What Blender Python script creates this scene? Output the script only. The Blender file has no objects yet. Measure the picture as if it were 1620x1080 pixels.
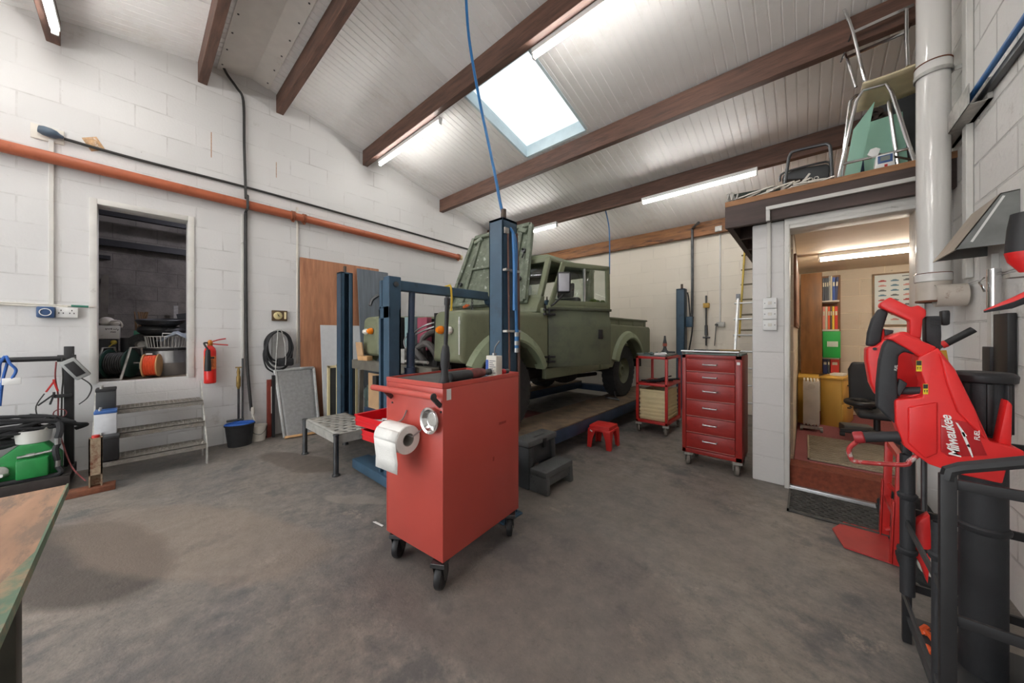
import bpy, bmesh, math, random
from mathutils import Vector as V, Matrix as MX
random.seed(4)
C = bpy.context.scene.collection
PI = math.pi
# ---------------------------------------------------------------- surveying helpers (photo pixel + known plane -> point of the place)
FP, HY, CH, CX0 = 526.0, 530.0, 1.28, 5.14
SA, CA = math.sin(math.radians(41.5)), math.cos(math.radians(41.5))
def _ray(px):
    t = (px-810.0)/FP
    return (-SA+t*CA, CA+t*SA)
def at_d(px, py, d):
    r = _ray(px); return V((CX0+r[0]*d, r[1]*d, CH+(HY-py)/FP*d))
def at_x(px, py, X): return at_d(px, py, (X-CX0)/_ray(px)[0])
def at_y(px, py, Y): return at_d(px, py, Y/_ray(px)[1])
def at_z(px, py, z=0): return at_d(px, py, (CH-z)*FP/(py-HY))
# ---------------------------------------------------------------- materials
def lin(c):
    return tuple((x/255/12.92 if x/255 <= .04045 else ((x/255+.055)/1.055)**2.4) for x in c)
MATS = {}
def nd(nt, t, **k):
    n = nt.nodes.new(t)
    for a, b in k.items():
        if a.startswith('i_'): n.inputs[a[2:].replace('_', ' ')].default_value = b
        else: setattr(n, a, b)
    return n
def mat(name, col, rough=.55, metal=0, var=.12, scale=9, bump=.0, bscale=60, dirt=None, dscale=5, dlo=.55, dhi=.7, alpha=1, stretch=None, coat=0):
    if name in MATS: return MATS[name]
    m = bpy.data.materials.new(name); m.use_nodes = True; nt = m.node_tree; L = nt.links
    p = nt.nodes['Principled BSDF']; c = lin(col)
    p.inputs['Roughness'].default_value = rough; p.inputs['Metallic'].default_value = metal
    p.inputs['Coat Weight'].default_value = coat
    tc = nd(nt, 'ShaderNodeTexCoord'); mp = nd(nt, 'ShaderNodeMapping'); L.new(tc.outputs['Object'], mp.inputs[0])
    if stretch: mp.inputs['Scale'].default_value = stretch
    n = nd(nt, 'ShaderNodeTexNoise', i_Scale=scale, i_Detail=4.0); L.new(mp.outputs[0], n.inputs['Vector'])
    r = nd(nt, 'ShaderNodeValToRGB'); L.new(n.outputs[0], r.inputs[0])
    r.color_ramp.elements[0].position = .3; r.color_ramp.elements[1].position = .7
    r.color_ramp.elements[0].color = tuple(x*(1-var) for x in c)+(1,)
    r.color_ramp.elements[1].color = tuple(min(1, x*(1+var)) for x in c)+(1,)
    out = r.outputs[0]
    if dirt:
        n2 = nd(nt, 'ShaderNodeTexNoise', i_Scale=dscale, i_Detail=8.0, i_Roughness=.7); L.new(mp.outputs[0], n2.inputs['Vector'])
        r2 = nd(nt, 'ShaderNodeValToRGB'); L.new(n2.outputs[0], r2.inputs[0])
        r2.color_ramp.elements[0].position = dlo; r2.color_ramp.elements[1].position = dhi
        mx = nd(nt, 'ShaderNodeMix', data_type='RGBA'); L.new(r2.outputs[0], mx.inputs[0]); L.new(out, mx.inputs[6])
        mx.inputs[7].default_value = lin(dirt)+(1,); out = mx.outputs[2]
    L.new(out, p.inputs['Base Color'])
    if bump:
        n3 = nd(nt, 'ShaderNodeTexNoise', i_Scale=bscale, i_Detail=3.0); L.new(mp.outputs[0], n3.inputs['Vector'])
        b = nd(nt, 'ShaderNodeBump', i_Strength=bump, i_Distance=.01); L.new(n3.outputs[0], b.inputs['Height']); L.new(b.outputs[0], p.inputs['Normal'])
    MATS[name] = m; return m
def glow(name, col, s):
    if name in MATS: return MATS[name]
    m = bpy.data.materials.new(name); m.use_nodes = True
    p = m.node_tree.nodes['Principled BSDF']; p.inputs['Base Color'].default_value = lin(col)+(1,)
    p.inputs['Emission Color'].default_value = lin(col)+(1,); p.inputs['Emission Strength'].default_value = s
    MATS[name] = m; return m
def glass(name, col=(238, 242, 240), a=.07):
    m = bpy.data.materials.new(name); m.use_nodes = True; nt = m.node_tree
    for n in list(nt.nodes): nt.nodes.remove(n)
    o = nd(nt, 'ShaderNodeOutputMaterial'); t = nd(nt, 'ShaderNodeBsdfTransparent'); g = nd(nt, 'ShaderNodeBsdfGlossy', i_Roughness=.04)
    t.inputs[0].default_value = lin(col)+(1,); mx = nd(nt, 'ShaderNodeMixShader'); mx.inputs[0].default_value = a
    nt.links.new(t.outputs[0], mx.inputs[1]); nt.links.new(g.outputs[0], mx.inputs[2]); nt.links.new(mx.outputs[0], o.inputs[0]); return m
def blockmat(name, col, mort, axes, mbump=.5, rough=.75, stain=(150, 140, 128), slo=.62, shi=.78, joint=.35, crack=.34):
    """painted blockwork: 450 x 225 courses in the wall's own plane, flaking and stains as noise"""
    m = bpy.data.materials.new(name); m.use_nodes = True; nt = m.node_tree; L = nt.links; p = nt.nodes['Principled BSDF']
    p.inputs['Roughness'].default_value = rough
    tc = nd(nt, 'ShaderNodeTexCoord'); sx = nd(nt, 'ShaderNodeSeparateXYZ'); L.new(tc.outputs['Object'], sx.inputs[0])
    cb = nd(nt, 'ShaderNodeCombineXYZ'); L.new(sx.outputs[axes[0]], cb.inputs[0]); L.new(sx.outputs[axes[1]], cb.inputs[1])
    nz = nd(nt, 'ShaderNodeTexNoise', i_Scale=3.0, i_Detail=3.0); L.new(tc.outputs['Object'], nz.inputs['Vector'])
    wob = nd(nt, 'ShaderNodeMix', data_type='VECTOR'); wob.inputs[0].default_value = .012
    L.new(cb.outputs[0], wob.inputs[4]); L.new(nz.outputs['Color'], wob.inputs[5])
    br = nd(nt, 'ShaderNodeTexBrick', i_Scale=1.0, i_Mortar_Size=.007, i_Mortar_Smooth=.4, i_Brick_Width=.45, i_Row_Height=.225, i_Bias=0.0)
    br.inputs['Color1'].default_value = lin(col)+(1,); br.inputs['Color2'].default_value = tuple(x*.95 for x in lin(col))+(1,)
    br.inputs['Mortar'].default_value = tuple(a*(1-joint)+b*joint for a, b in zip(lin(col), lin(mort)))+(1,)
    L.new(wob.outputs[1], br.inputs['Vector'])
    br.inputs['Mortar'].default_value = lin(col)+(1,)
    nj = nd(nt, 'ShaderNodeTexNoise', i_Scale=2.3, i_Detail=5.0, i_Roughness=.7); L.new(tc.outputs['Object'], nj.inputs['Vector'])
    rj = nd(nt, 'ShaderNodeValToRGB'); L.new(nj.outputs[0], rj.inputs[0]); rj.color_ramp.elements[0].position = .47; rj.color_ramp.elements[1].position = .66
    mj = nd(nt, 'ShaderNodeMath', operation='MULTIPLY'); L.new(br.outputs['Fac'], mj.inputs[0]); L.new(rj.outputs[0], mj.inputs[1])
    mk = nd(nt, 'ShaderNodeMath', operation='MULTIPLY_ADD', use_clamp=True); L.new(mj.outputs[0], mk.inputs[0]); mk.inputs[1].default_value = crack
    mk2 = nd(nt, 'ShaderNodeMath', operation='MULTIPLY'); L.new(br.outputs['Fac'], mk2.inputs[0]); mk2.inputs[1].default_value = joint; L.new(mk2.outputs[0], mk.inputs[2])
    mxj = nd(nt, 'ShaderNodeMix', data_type='RGBA'); L.new(mk.outputs[0], mxj.inputs[0]); L.new(br.outputs[0], mxj.inputs[6]); mxj.inputs[7].default_value = lin(mort)+(1,)
    n1 = nd(nt, 'ShaderNodeTexNoise', i_Scale=1.3, i_Detail=9.0, i_Roughness=.72); L.new(tc.outputs['Object'], n1.inputs['Vector'])
    r1 = nd(nt, 'ShaderNodeValToRGB'); L.new(n1.outputs[0], r1.inputs[0]); r1.color_ramp.elements[0].position = slo; r1.color_ramp.elements[1].position = shi
    mx = nd(nt, 'ShaderNodeMix', data_type='RGBA'); L.new(r1.outputs[0], mx.inputs[0]); L.new(mxj.outputs[2], mx.inputs[6]); mx.inputs[7].default_value = lin(stain)+(1,)
    # small chips along the courses
    n2 = nd(nt, 'ShaderNodeTexNoise', i_Scale=16.0, i_Detail=6.0, i_Roughness=.7); L.new(tc.outputs['Object'], n2.inputs['Vector'])
    r2 = nd(nt, 'ShaderNodeValToRGB'); L.new(n2.outputs[0], r2.inputs[0]); r2.color_ramp.elements[0].position = .69; r2.color_ramp.elements[1].position = .75
    mx2 = nd(nt, 'ShaderNodeMix', data_type='RGBA'); L.new(r2.outputs[0], mx2.inputs[0]); L.new(mx.outputs[2], mx2.inputs[6]); mx2.inputs[7].default_value = lin((128, 118, 108))+(1,)
    L.new(mx2.outputs[2], p.inputs['Base Color'])
    n3 = nd(nt, 'ShaderNodeTexNoise', i_Scale=45.0, i_Detail=4.0); L.new(tc.outputs['Object'], n3.inputs['Vector'])
    ad = nd(nt, 'ShaderNodeMath', operation='MULTIPLY_ADD'); L.new(n3.outputs[0], ad.inputs[0]); ad.inputs[1].default_value = .5
    iv = nd(nt, 'ShaderNodeMath', operation='SUBTRACT'); iv.inputs[0].default_value = 1; L.new(br.outputs['Fac'], iv.inputs[1]); L.new(iv.outputs[0], ad.inputs[2])
    b = nd(nt, 'ShaderNodeBump', i_Strength=mbump, i_Distance=.012); L.new(ad.outputs[0], b.inputs['Height']); L.new(b.outputs[0], p.inputs['Normal'])
    MATS[name] = m; return m
# ---------------------------------------------------------------- objects
ROOT = {}
def tag(o, label, cat, group=None, kind=None):
    if label: o['label'] = label
    if cat: o['category'] = cat
    if group: o['group'] = group
    if kind: o['kind'] = kind
    return o
def thing(name, label, cat, loc=(0, 0, 0), rz=0, group=None):
    o = bpy.data.objects.new(name, None); C.objects.link(o); o.empty_display_size = .05
    o.location = loc; o.rotation_euler = (0, 0, rz)
    ROOT[o.name] = MX.Translation(V(loc)) @ MX.Rotation(rz, 4, 'Z')
    return tag(o, label, cat, group)
class B:
    def __init__(s): s.bm = bmesh.new()
    def _hull(s, vs, fs):
        b = [s.bm.verts.new(v) for v in vs]
        for f in fs:
            try: s.bm.faces.new([b[i] for i in f])
            except ValueError: pass
        return s
    def box(s, x0, y0, z0, x1, y1, z1):
        x0, x1 = sorted((x0, x1)); y0, y1 = sorted((y0, y1)); z0, z1 = sorted((z0, z1))
        return s._hull([(x0,y0,z0),(x1,y0,z0),(x1,y1,z0),(x0,y1,z0),(x0,y0,z1),(x1,y0,z1),(x1,y1,z1),(x0,y1,z1)],
                       [(3,2,1,0),(4,5,6,7),(0,1,5,4),(1,2,6,5),(2,3,7,6),(3,0,4,7)])
    def obox(s, c, size, rot=(0, 0, 0)):
        from mathutils import Euler
        R = Euler(rot).to_matrix(); c = V(c); h = V(size)/2
        vs = [c+R@V((i*h.x, j*h.y, k*h.z)) for k in (-1, 1) for i, j in ((-1,-1),(1,-1),(1,1),(-1,1))]
        return s._hull(vs, [(3,2,1,0),(4,5,6,7),(0,1,5,4),(1,2,6,5),(2,3,7,6),(3,0,4,7)])
    def bar(s, a, b, w, h, up=(0, 0, 1)):
        a, b = V(a), V(b); d = (b-a).normalized(); u = V(up)
        if abs(d.dot(u)) > .98: u = V((1, 0, 0))
        x = d.cross(u).normalized(); y = x.cross(d).normalized()
        vs = [p+x*i*w/2+y*j*h/2 for p in (a, b) for i, j in ((-1,-1),(1,-1),(1,1),(-1,1))]
        return s._hull(vs, [(3,2,1,0),(4,5,6,7),(0,1,5,4),(1,2,6,5),(2,3,7,6),(3,0,4,7)])
    def cyl(s, a, b, r, seg=16, r2=None):
        a, b = V(a), V(b); d = (b-a).normalized(); x = d.orthogonal().normalized(); y = d.cross(x); r2 = r if r2 is None else r2
        n = seg; vs = []
        for p, q in ((a, r), (b, r2)):
            vs += [p+(x*math.cos(2*PI*i/n)+y*math.sin(2*PI*i/n))*q for i in range(n)]
        return s._hull(vs, [tuple(range(n-1, -1, -1)), tuple(range(n, 2*n))]+[(i, (i+1) % n, n+(i+1) % n, n+i) for i in range(n)])
    def tube(s, pts, r, seg=8, closed=False, sub=0):
        P = [V(p) for p in pts]
        if sub: P = spline(P, sub, closed)
        n = len(P); prev = None; rings = []
        for i, p in enumerate(P):
            if closed: d = P[(i+1) % n]-P[i-1]
            else: d = P[min(i+1, n-1)]-P[max(i-1, 0)]
            d.normalize()
            x = d.orthogonal() if prev is None else prev-d*prev.dot(d)
            if x.length < 1e-6: x = d.orthogonal()
            x.normalize(); prev = x; y = d.cross(x)
            rings.append([s.bm.verts.new(p+(x*math.cos(2*PI*k/seg)+y*math.sin(2*PI*k/seg))*r) for k in range(seg)])
        m = n if closed else n-1
        for i in range(m):
            a, b = rings[i], rings[(i+1) % n]
            for k in range(seg): s.bm.faces.new((a[k], a[(k+1) % seg], b[(k+1) % seg], b[k]))
        if not closed: s.bm.faces.new(rings[0][::-1]); s.bm.faces.new(rings[-1])
        return s
    def lathe(s, prof, p=(0, 0, 0), d=(0, 0, 1), seg=24):
        p, d = V(p), V(d).normalized(); x = d.orthogonal().normalized(); y = d.cross(x); rings = []
        for r, h in prof:
            if r < 1e-5: rings.append([s.bm.verts.new(p+d*h)])
            else: rings.append([s.bm.verts.new(p+d*h+(x*math.cos(2*PI*k/seg)+y*math.sin(2*PI*k/seg))*r) for k in range(seg)])
        for a, b in zip(rings, rings[1:]):
            for k in range(seg):
                j = (k+1) % seg
                if len(a) == 1 and len(b) == 1: continue
                f = (a[0], b[j], b[k]) if len(a) == 1 else ((a[k], a[j], b[0]) if len(b) == 1 else (a[k], a[j], b[j], b[k]))
                s.bm.faces.new(f)
        return s
    def prism(s, pts, vec):
        P = [V(p) for p in pts]; v = V(vec); n = len(P)
        return s._hull(P+[p+v for p in P], [tuple(range(n-1, -1, -1)), tuple(range(n, 2*n))]+[(i, (i+1) % n, n+(i+1) % n, n+i) for i in range(n)])
    def grid(s, rows):
        g = [[s.bm.verts.new(p) for p in r] for r in rows]
        for a, b in zip(g, g[1:]):
            for i in range(len(a)-1): s.bm.faces.new((a[i], a[i+1], b[i+1], b[i]))
        return s
    def loft(s, loops, caps=True):
        g = [[s.bm.verts.new(p) for p in r] for r in loops]; n = len(g[0])
        for a, b in zip(g, g[1:]):
            for i in range(n): s.bm.faces.new((a[i], a[(i+1) % n], b[(i+1) % n], b[i]))
        if caps: s.bm.faces.new(g[0][::-1]); s.bm.faces.new(g[-1])
        return s
    def sph(s, c, rx, ry=None, rz=None, seg=16):
        ry = ry or rx; rz = rz or rx
        m = MX.Translation(V(c)) @ MX.Diagonal((rx, ry, rz, 1))
        bmesh.ops.create_uvsphere(s.bm, u_segments=seg, v_segments=max(6, seg*2//3), radius=1, matrix=m); return s
    def done(s, name, m, parent=None, **k):
        if not k.pop('split', 0): return s._done(name, m, parent, **k)
        bm = s.bm; seen = set(); isl = []
        for f in bm.faces:
            if f in seen: continue
            st, fs = [f], []; seen.add(f)
            while st:
                g = st.pop(); fs.append(g)
                for v in g.verts:
                    for h in v.link_faces:
                        if h not in seen: seen.add(h); st.append(h)
            P = [v.co for g in fs for v in g.verts]
            isl.append([[min(p[i] for p in P)-.002 for i in range(3)], [max(p[i] for p in P)+.002 for i in range(3)], fs])
        merged = True
        while merged:
            merged = False
            for i in range(len(isl)):
                for j in range(len(isl)-1, i, -1):
                    A, Q = isl[i], isl[j]
                    if all(A[0][k2] <= Q[1][k2] and Q[0][k2] <= A[1][k2] for k2 in range(3)):
                        A[0] = [min(A[0][t], Q[0][t]) for t in range(3)]; A[1] = [max(A[1][t], Q[1][t]) for t in range(3)]; A[2] += Q[2]; isl.pop(j); merged = True
        out = None
        for lo, hi, fs in isl:
            n = B(); mp = {}
            for f in fs:
                for v in f.verts:
                    if v not in mp: mp[v] = n.bm.verts.new(v.co)
                n.bm.faces.new([mp[v] for v in f.verts])
            out = n._done(name, m, parent, **k)
        bm.free(); return out
    def _done(s, name, m, parent=None, bev=0, seg=2, bfil=None, loc=False, label=None, cat=None, group=None, kind=None, ang=32, thick=0, sub=0):
        bm = s.bm
        bmesh.ops.recalc_face_normals(bm, faces=bm.faces)
        bm.normal_update()
        if bev:
            es = [e for e in bm.edges if len(e.link_faces) == 2 and e.calc_face_angle(0) > .6 and (bfil is None or bfil(e))]
            if es: bmesh.ops.bevel(bm, geom=es, offset=bev, segments=seg, affect='EDGES', profile=.5, clamp_overlap=True)
        a = math.radians(ang)
        for f in bm.faces: f.smooth = True
        for e in bm.edges:
            if len(e.link_faces) == 2: e.smooth = e.calc_face_angle(0) < a
        me = bpy.data.meshes.new(name); bm.to_mesh(me); bm.free()
        if isinstance(m, str): m = MATS[m]
        me.materials.append(m)
        o = bpy.data.objects.new(name, me); C.objects.link(o)
        if parent is not None:
            R = ROOT[parent.name]; o.parent = parent; ROOT[o.name] = R
            if not loc: me.transform(R.inverted())
        else: ROOT[o.name] = MX.Identity(4)
        if thick:
            md = o.modifiers.new('Thickness', 'SOLIDIFY'); md.thickness = thick; md.offset = 0
        if sub:
            md = o.modifiers.new('Smooth', 'SUBSURF'); md.levels = sub; md.render_levels = sub
        return tag(o, label, cat, group, kind)
def spline(P, k, closed=False):
    n = len(P); out = []
    for i in range(n if closed else n-1):
        g = (lambda j: P[j % n]) if closed else (lambda j: P[max(0, min(n-1, j))])
        p0, p1, p2, p3 = g(i-1), g(i), g(i+1), g(i+2)
        for t in range(k):
            t /= k
            out.append(.5*((2*p1)+(p2-p0)*t+(2*p0-5*p1+4*p2-p3)*t*t+(3*p1-p0-3*p2+p3)*t**3))
    if not closed: out.append(P[-1])
    return out
def arc(c, r, a0, a1, n, u=(1, 0, 0), v=(0, 0, 1)):
    c, u, v = V(c), V(u), V(v)
    return [c+u*r*math.cos(a0+(a1-a0)*i/n)+v*r*math.sin(a0+(a1-a0)*i/n) for i in range(n+1)]
def solo(b, name, m, label, cat, group=None, **k):
    return b.done(name, m, None, label=label, cat=cat, group=group, **k)
def struct(b, name, m, **k): return b.done(name, m, None, kind='structure', **k)
def lettering(text, size, M4, m, parent, name='lettering', depth=.0012, shear=0.0, bold=0.0, spacing=1.0):
    cu = bpy.data.curves.new(name, 'FONT'); cu.body = text; cu.size = size; cu.extrude = depth; cu.shear = shear; cu.offset = bold; cu.space_character = spacing
    cu.align_x = 'LEFT'; cu.resolution_u = 3
    t = bpy.data.objects.new('tmp', cu); C.objects.link(t); bpy.context.view_layer.update()
    me = bpy.data.meshes.new_from_object(t.evaluated_get(bpy.context.evaluated_depsgraph_get()))
    bpy.data.objects.remove(t); bpy.data.curves.remove(cu)
    me.name = name; me.transform(ROOT[parent.name].inverted() @ M4); me.materials.clear(); me.materials.append(m if not isinstance(m, str) else MATS[m])
    o = bpy.data.objects.new(name, me); C.objects.link(o); o.parent = parent; ROOT[o.name] = ROOT[parent.name]; return o
def frame4(o, x, n):
    """matrix with x along x, z along n, at o"""
    x, n = V(x).normalized(), V(n).normalized(); y = n.cross(x).normalized(); x = y.cross(n)
    m = MX((x, y, n)).transposed().to_4x4(); m.translation = V(o); return m
def clone(root, loc, rz=0, label=None):
    r = root.copy(); C.objects.link(r); r.location = loc; r.rotation_euler = (0, 0, rz)
    ROOT[r.name] = MX.Translation(V(loc)) @ MX.Rotation(rz, 4, 'Z')
    if label: r['label'] = label
    for ch in list(root.children):
        c = ch.copy(); C.objects.link(c); c.parent = r; ROOT[c.name] = ROOT[r.name]
        for g in ch.children:
            d = g.copy(); C.objects.link(d); d.parent = c; ROOT[d.name] = ROOT[r.name]
    return r
# palette
mat('black', (34, 34, 36), .5, var=.2); mat('rubber', (38, 38, 40), .75, var=.25, bump=.3)
mat('tyre_rubber', (46, 46, 46), .85, var=.2, scale=20, bump=.4, bscale=90)
mat('steel', (165, 165, 165), .35, 1, var=.15); mat('darksteel', (95, 96, 98), .4, .9, var=.25)
mat('chrome', (215, 215, 215), .15, 1, var=.05); mat('alu', (196, 198, 198), .38, .7, var=.12, scale=20)
mat('galv', (172, 170, 165), .5, .35, var=.2, scale=25, dirt=(120, 108, 96))
mat('rust', (112, 66, 44), .8, var=.35, scale=25, bump=.3)
mat('white', (222, 222, 220), .45, var=.04); mat('offwhite', (212, 207, 197), .5, var=.07, dirt=(165, 155, 140), dlo=.6, dhi=.8)
mat('whitepaint', (205, 203, 198), .5, var=.06, scale=6, dirt=(160, 155, 148), dscale=9, dlo=.62, dhi=.72)
mat('liftblue', (52, 78, 98), .42, var=.2, scale=5, dirt=(40, 46, 52), dscale=7, dlo=.58, dhi=.75)
mat('liftrail', (44, 62, 86), .5, var=.25, scale=6, dirt=(45, 45, 48))
mat('ramptop', (116, 98, 78), .7, var=.3, scale=7, dirt=(70, 62, 56), dscale=9, dlo=.5, dhi=.7, bump=.2)
mat('red', (190, 42, 38), .38, var=.12, scale=5, dirt=(120, 40, 36), dscale=10, dlo=.64, dhi=.74)
mat('cabred', (184, 74, 64), .36, var=.05, scale=3, dirt=(150, 48, 42), dscale=12, dlo=.72, dhi=.78)
mat('drawerred', (205, 22, 34), .3, var=.05)
mat('chestred', (150, 36, 30), .38, var=.15, scale=4, dirt=(92, 34, 32), dscale=9, dlo=.6, dhi=.72)
mat('plastred', (214, 44, 40), .42, var=.06)
mat('armydoor', (100, 106, 86), .5, var=.08, scale=3, dirt=(82, 86, 76), dscale=4, dlo=.45, dhi=.7); mat('toolred', (222, 40, 40), .4, var=.05); mat('toolblack', (44, 45, 48), .6, var=.15, bump=.12, bscale=300)
mat('army', (112, 117, 92), .5, var=.09, scale=4, dirt=(94, 98, 80), dscale=6, dlo=.55, dhi=.75)
mat('armypale', (136, 146, 118), .5, var=.1, scale=5, dirt=(116, 126, 102))
mat('armyinner', (100, 108, 92), .6, var=.3, scale=12, dirt=(172, 178, 168), dscale=14, dlo=.58, dhi=.66, bump=.2)
mat('underbody', (32, 31, 30), .8, var=.4, scale=12)
mat('brownwood', (96, 68, 56), .6, var=.3, scale=3, stretch=(1, 9, 9), dirt=(52, 40, 36), dscale=4, dlo=.5, dhi=.75)
mat('palewood', (140, 94, 56), .6, var=.3, scale=3, stretch=(1, 9, 9), dirt=(70, 44, 32), dscale=2, dlo=.55, dhi=.65)
mat('ply', (178, 124, 92), .6, var=.16, scale=5, stretch=(5, 5, .6), dirt=(150, 96, 70), dscale=3, dlo=.5, dhi=.72)
mat('pine', (196, 152, 104), .6, var=.15, scale=6, stretch=(4, 4, .8))
mat('card', (186, 150, 112), .8, var=.08); mat('greywood', (104, 98, 88), .8, var=.25, scale=6)
mat('orangepipe', (172, 94, 64), .45, var=.08, scale=4, dirt=(146, 74, 48), dscale=6)
mat('cable', (48, 47, 46), .6, var=.2); mat('hoseblue', (38, 104, 160), .4, var=.12)
mat('cream', (222, 206, 162), .6, var=.05); mat('creamwhite', (214, 208, 190), .5, var=.05)
mat('amber', (236, 128, 22), .2, var=.05); mat('lens', (225, 222, 214), .15, var=.05)
mat('yellowwood', (206, 164, 72), .5, var=.12, scale=4, stretch=(1, 1, .3))
mat('oak', (128, 88, 50), .5, var=.25, scale=4, stretch=(4, 4, .7), dirt=(98, 64, 36), dscale=3)
mat('carpet', (146, 84, 86), .95, var=.15, scale=80, bump=.5, bscale=300); mat('riser', (124, 62, 42), .9, var=.25, scale=40, bump=.3, bscale=200)
mat('green', (30, 128, 62), .45, var=.12, scale=6, dirt=(44, 88, 58), dscale=8, dlo=.56, dhi=.7)
mat('reelgreen', (34, 66, 58), .5, var=.15); mat('orangecable', (226, 84, 44), .5, var=.08)
mat('paper', (232, 231, 227), .85, var=.03, bump=.25, bscale=120); mat('greyplast', (88, 90, 90), .55, var=.12, dirt=(66, 66, 66), dscale=12)
mat('darkplast', (58, 60, 62), .55, var=.12); mat('greengrey', (96, 112, 108), .5, var=.2, scale=4)
# ================================================================ THE ROOM
RIDGE = .95
def roofz(y): return 4.46-.2*(RIDGE-y) if y < RIDGE else 4.46-.224*(y-RIDGE)
YF, YB, XR, XO = -3.6, 6.55, 5.88, 7.0
wl = blockmat('wall_paint', (213, 212, 211), (120, 112, 106), (1, 2), .22, joint=.05)
wb = blockmat('wall_paint_back', (222, 214, 200), (170, 160, 148), (0, 2), .2, slo=.72, shi=.85, joint=.12)
wr = blockmat('wall_paint_rough', (226, 224, 221), (130, 124, 118), (1, 2), .9, slo=.62, shi=.74, joint=.12)
wo = blockmat('wall_paint_pillar', (212, 210, 208), (150, 146, 142), (0, 2), .3, slo=.74, shi=.86, joint=.12)
wc = blockmat('wall_block_cream', (220, 206, 184), (240, 226, 202), (0, 2), .6, stain=(200, 172, 140), slo=.6, shi=.8, joint=.6)
wcs = blockmat('wall_block_cream_side', (220, 206, 184), (240, 226, 202), (1, 2), .6, stain=(200, 172, 140), slo=.6, shi=.8, joint=.6)
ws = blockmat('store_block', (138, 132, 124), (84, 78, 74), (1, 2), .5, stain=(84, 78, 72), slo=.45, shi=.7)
# floor: old oily concrete
def floormat():
    m = bpy.data.materials.new('concrete_floor'); m.use_nodes = True; nt = m.node_tree; L = nt.links; p = nt.nodes['Principled BSDF']
    tc = nd(nt, 'ShaderNodeTexCoord'); obj = tc.outputs['Object']
    def noise(s, d, r=.6): n = nd(nt, 'ShaderNodeTexNoise', i_Scale=s, i_Detail=d, i_Roughness=r); L.new(obj, n.inputs['Vector']); return n.outputs[0]
    def ramp(src, a, b, ca, cb):
        r = nd(nt, 'ShaderNodeValToRGB'); L.new(src, r.inputs[0]); r.color_ramp.elements[0].position = a; r.color_ramp.elements[1].position = b
        r.color_ramp.elements[0].color = ca; r.color_ramp.elements[1].color = cb; return r.outputs[0]
    def mix(f, a, b):
        x = nd(nt, 'ShaderNodeMix', data_type='RGBA'); L.new(f, x.inputs[0]); L.new(a, x.inputs[6])
        if isinstance(b, tuple): x.inputs[7].default_value = b
        else: L.new(b, x.inputs[7])
        return x.outputs[2]
    k = lambda c: lin(c)+(1,)
    W0, W1 = (0, 0, 0, 1), (1, 1, 1, 1)
    base = ramp(noise(.7, 6), .35, .65, k((101, 101, 103)), k((139, 129, 118)))
    fine = ramp(noise(9, 8, .75), .35, .7, k((84, 82, 81)), k((168, 157, 146)))
    c = mix(ramp(noise(60, 2), .3, .7, (.3, .3, .3, 1), (.6, .6, .6, 1)), base, fine)
    c = mix(ramp(noise(26, 7, .8), .54, .64, W0, (.45, .45, .45, 1)), c, k((76, 74, 74)))         # dark pitting
    c = mix(ramp(noise(33, 6, .8), .60, .68, W0, (.5, .5, .5, 1)), c, k((168, 158, 148)))          # pale grit
    c = mix(ramp(noise(2.2, 7, .7), .55, .64, W0, (.7, .7, .7, 1)), c, k((84, 84, 86)))       # worn oily patches
    c = mix(ramp(noise(3.1, 9, .8), .60, .68, W0, (.6, .6, .6, 1)), c, k((176, 163, 148)))        # chalky scuffs
    def stain(cx, cy, rx, ry, rot, col, amt):
        nonlocal c
        mp = nd(nt, 'ShaderNodeMapping', vector_type='TEXTURE'); mp.inputs['Location'].default_value = (cx, cy, 0); mp.inputs['Rotation'].default_value = (0, 0, rot); mp.inputs['Scale'].default_value = (rx, ry, 1)
        wv = nd(nt, 'ShaderNodeMix', data_type='VECTOR'); wv.inputs[0].default_value = .16
        n = nd(nt, 'ShaderNodeTexNoise', i_Scale=2.6, i_Detail=3.0); L.new(obj, n.inputs['Vector'])
        L.new(obj, wv.inputs[4]); L.new(n.outputs['Color'], wv.inputs[5]); L.new(wv.outputs[1], mp.inputs[0])
        ln = nd(nt, 'ShaderNodeVectorMath', operation='LENGTH'); L.new(mp.outputs[0], ln.inputs[0])
        c = mix(ramp(ln.outputs['Value'], .85, 1.1, (amt,)*3+(1,), W0), c, k(col))
    s1 = at_z(120, 885); stain(s1.x*.84+.08, s1.y*.84+.08, .62, .27, .35, (80, 73, 68), .85)
    for px, py, rx, ry, ro, co, am in ((470, 730, .5, .16, .3, (92, 82, 74), .7), (560, 790, .22, .06, .5, (160, 150, 138), .35), (800, 900, .8, .5, .3, (104, 95, 90), .45), (300, 850, .9, .3, .5, (146, 130, 116), .4), (980, 800, .9, .5, .1, (124, 116, 108), .4)):
        q = at_z(px, py); stain(q.x*.84+.08, q.y*.84+.08, rx, ry, ro, co, am)
    L.new(c, p.inputs['Base Color'])
    L.new(ramp(noise(2.2, 5), .3, .7, (.42,)*3+(1,), (.75,)*3+(1,)), p.inputs['Roughness'])
    b = nd(nt, 'ShaderNodeBump', i_Strength=.35, i_Distance=.006); L.new(noise(70, 5, .7), b.inputs['Height']); L.new(b.outputs[0], p.inputs['Normal'])
    return m
struct(B().box(0, YF, -.12, XO, YB, 0), 'floor', floormat())
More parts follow.
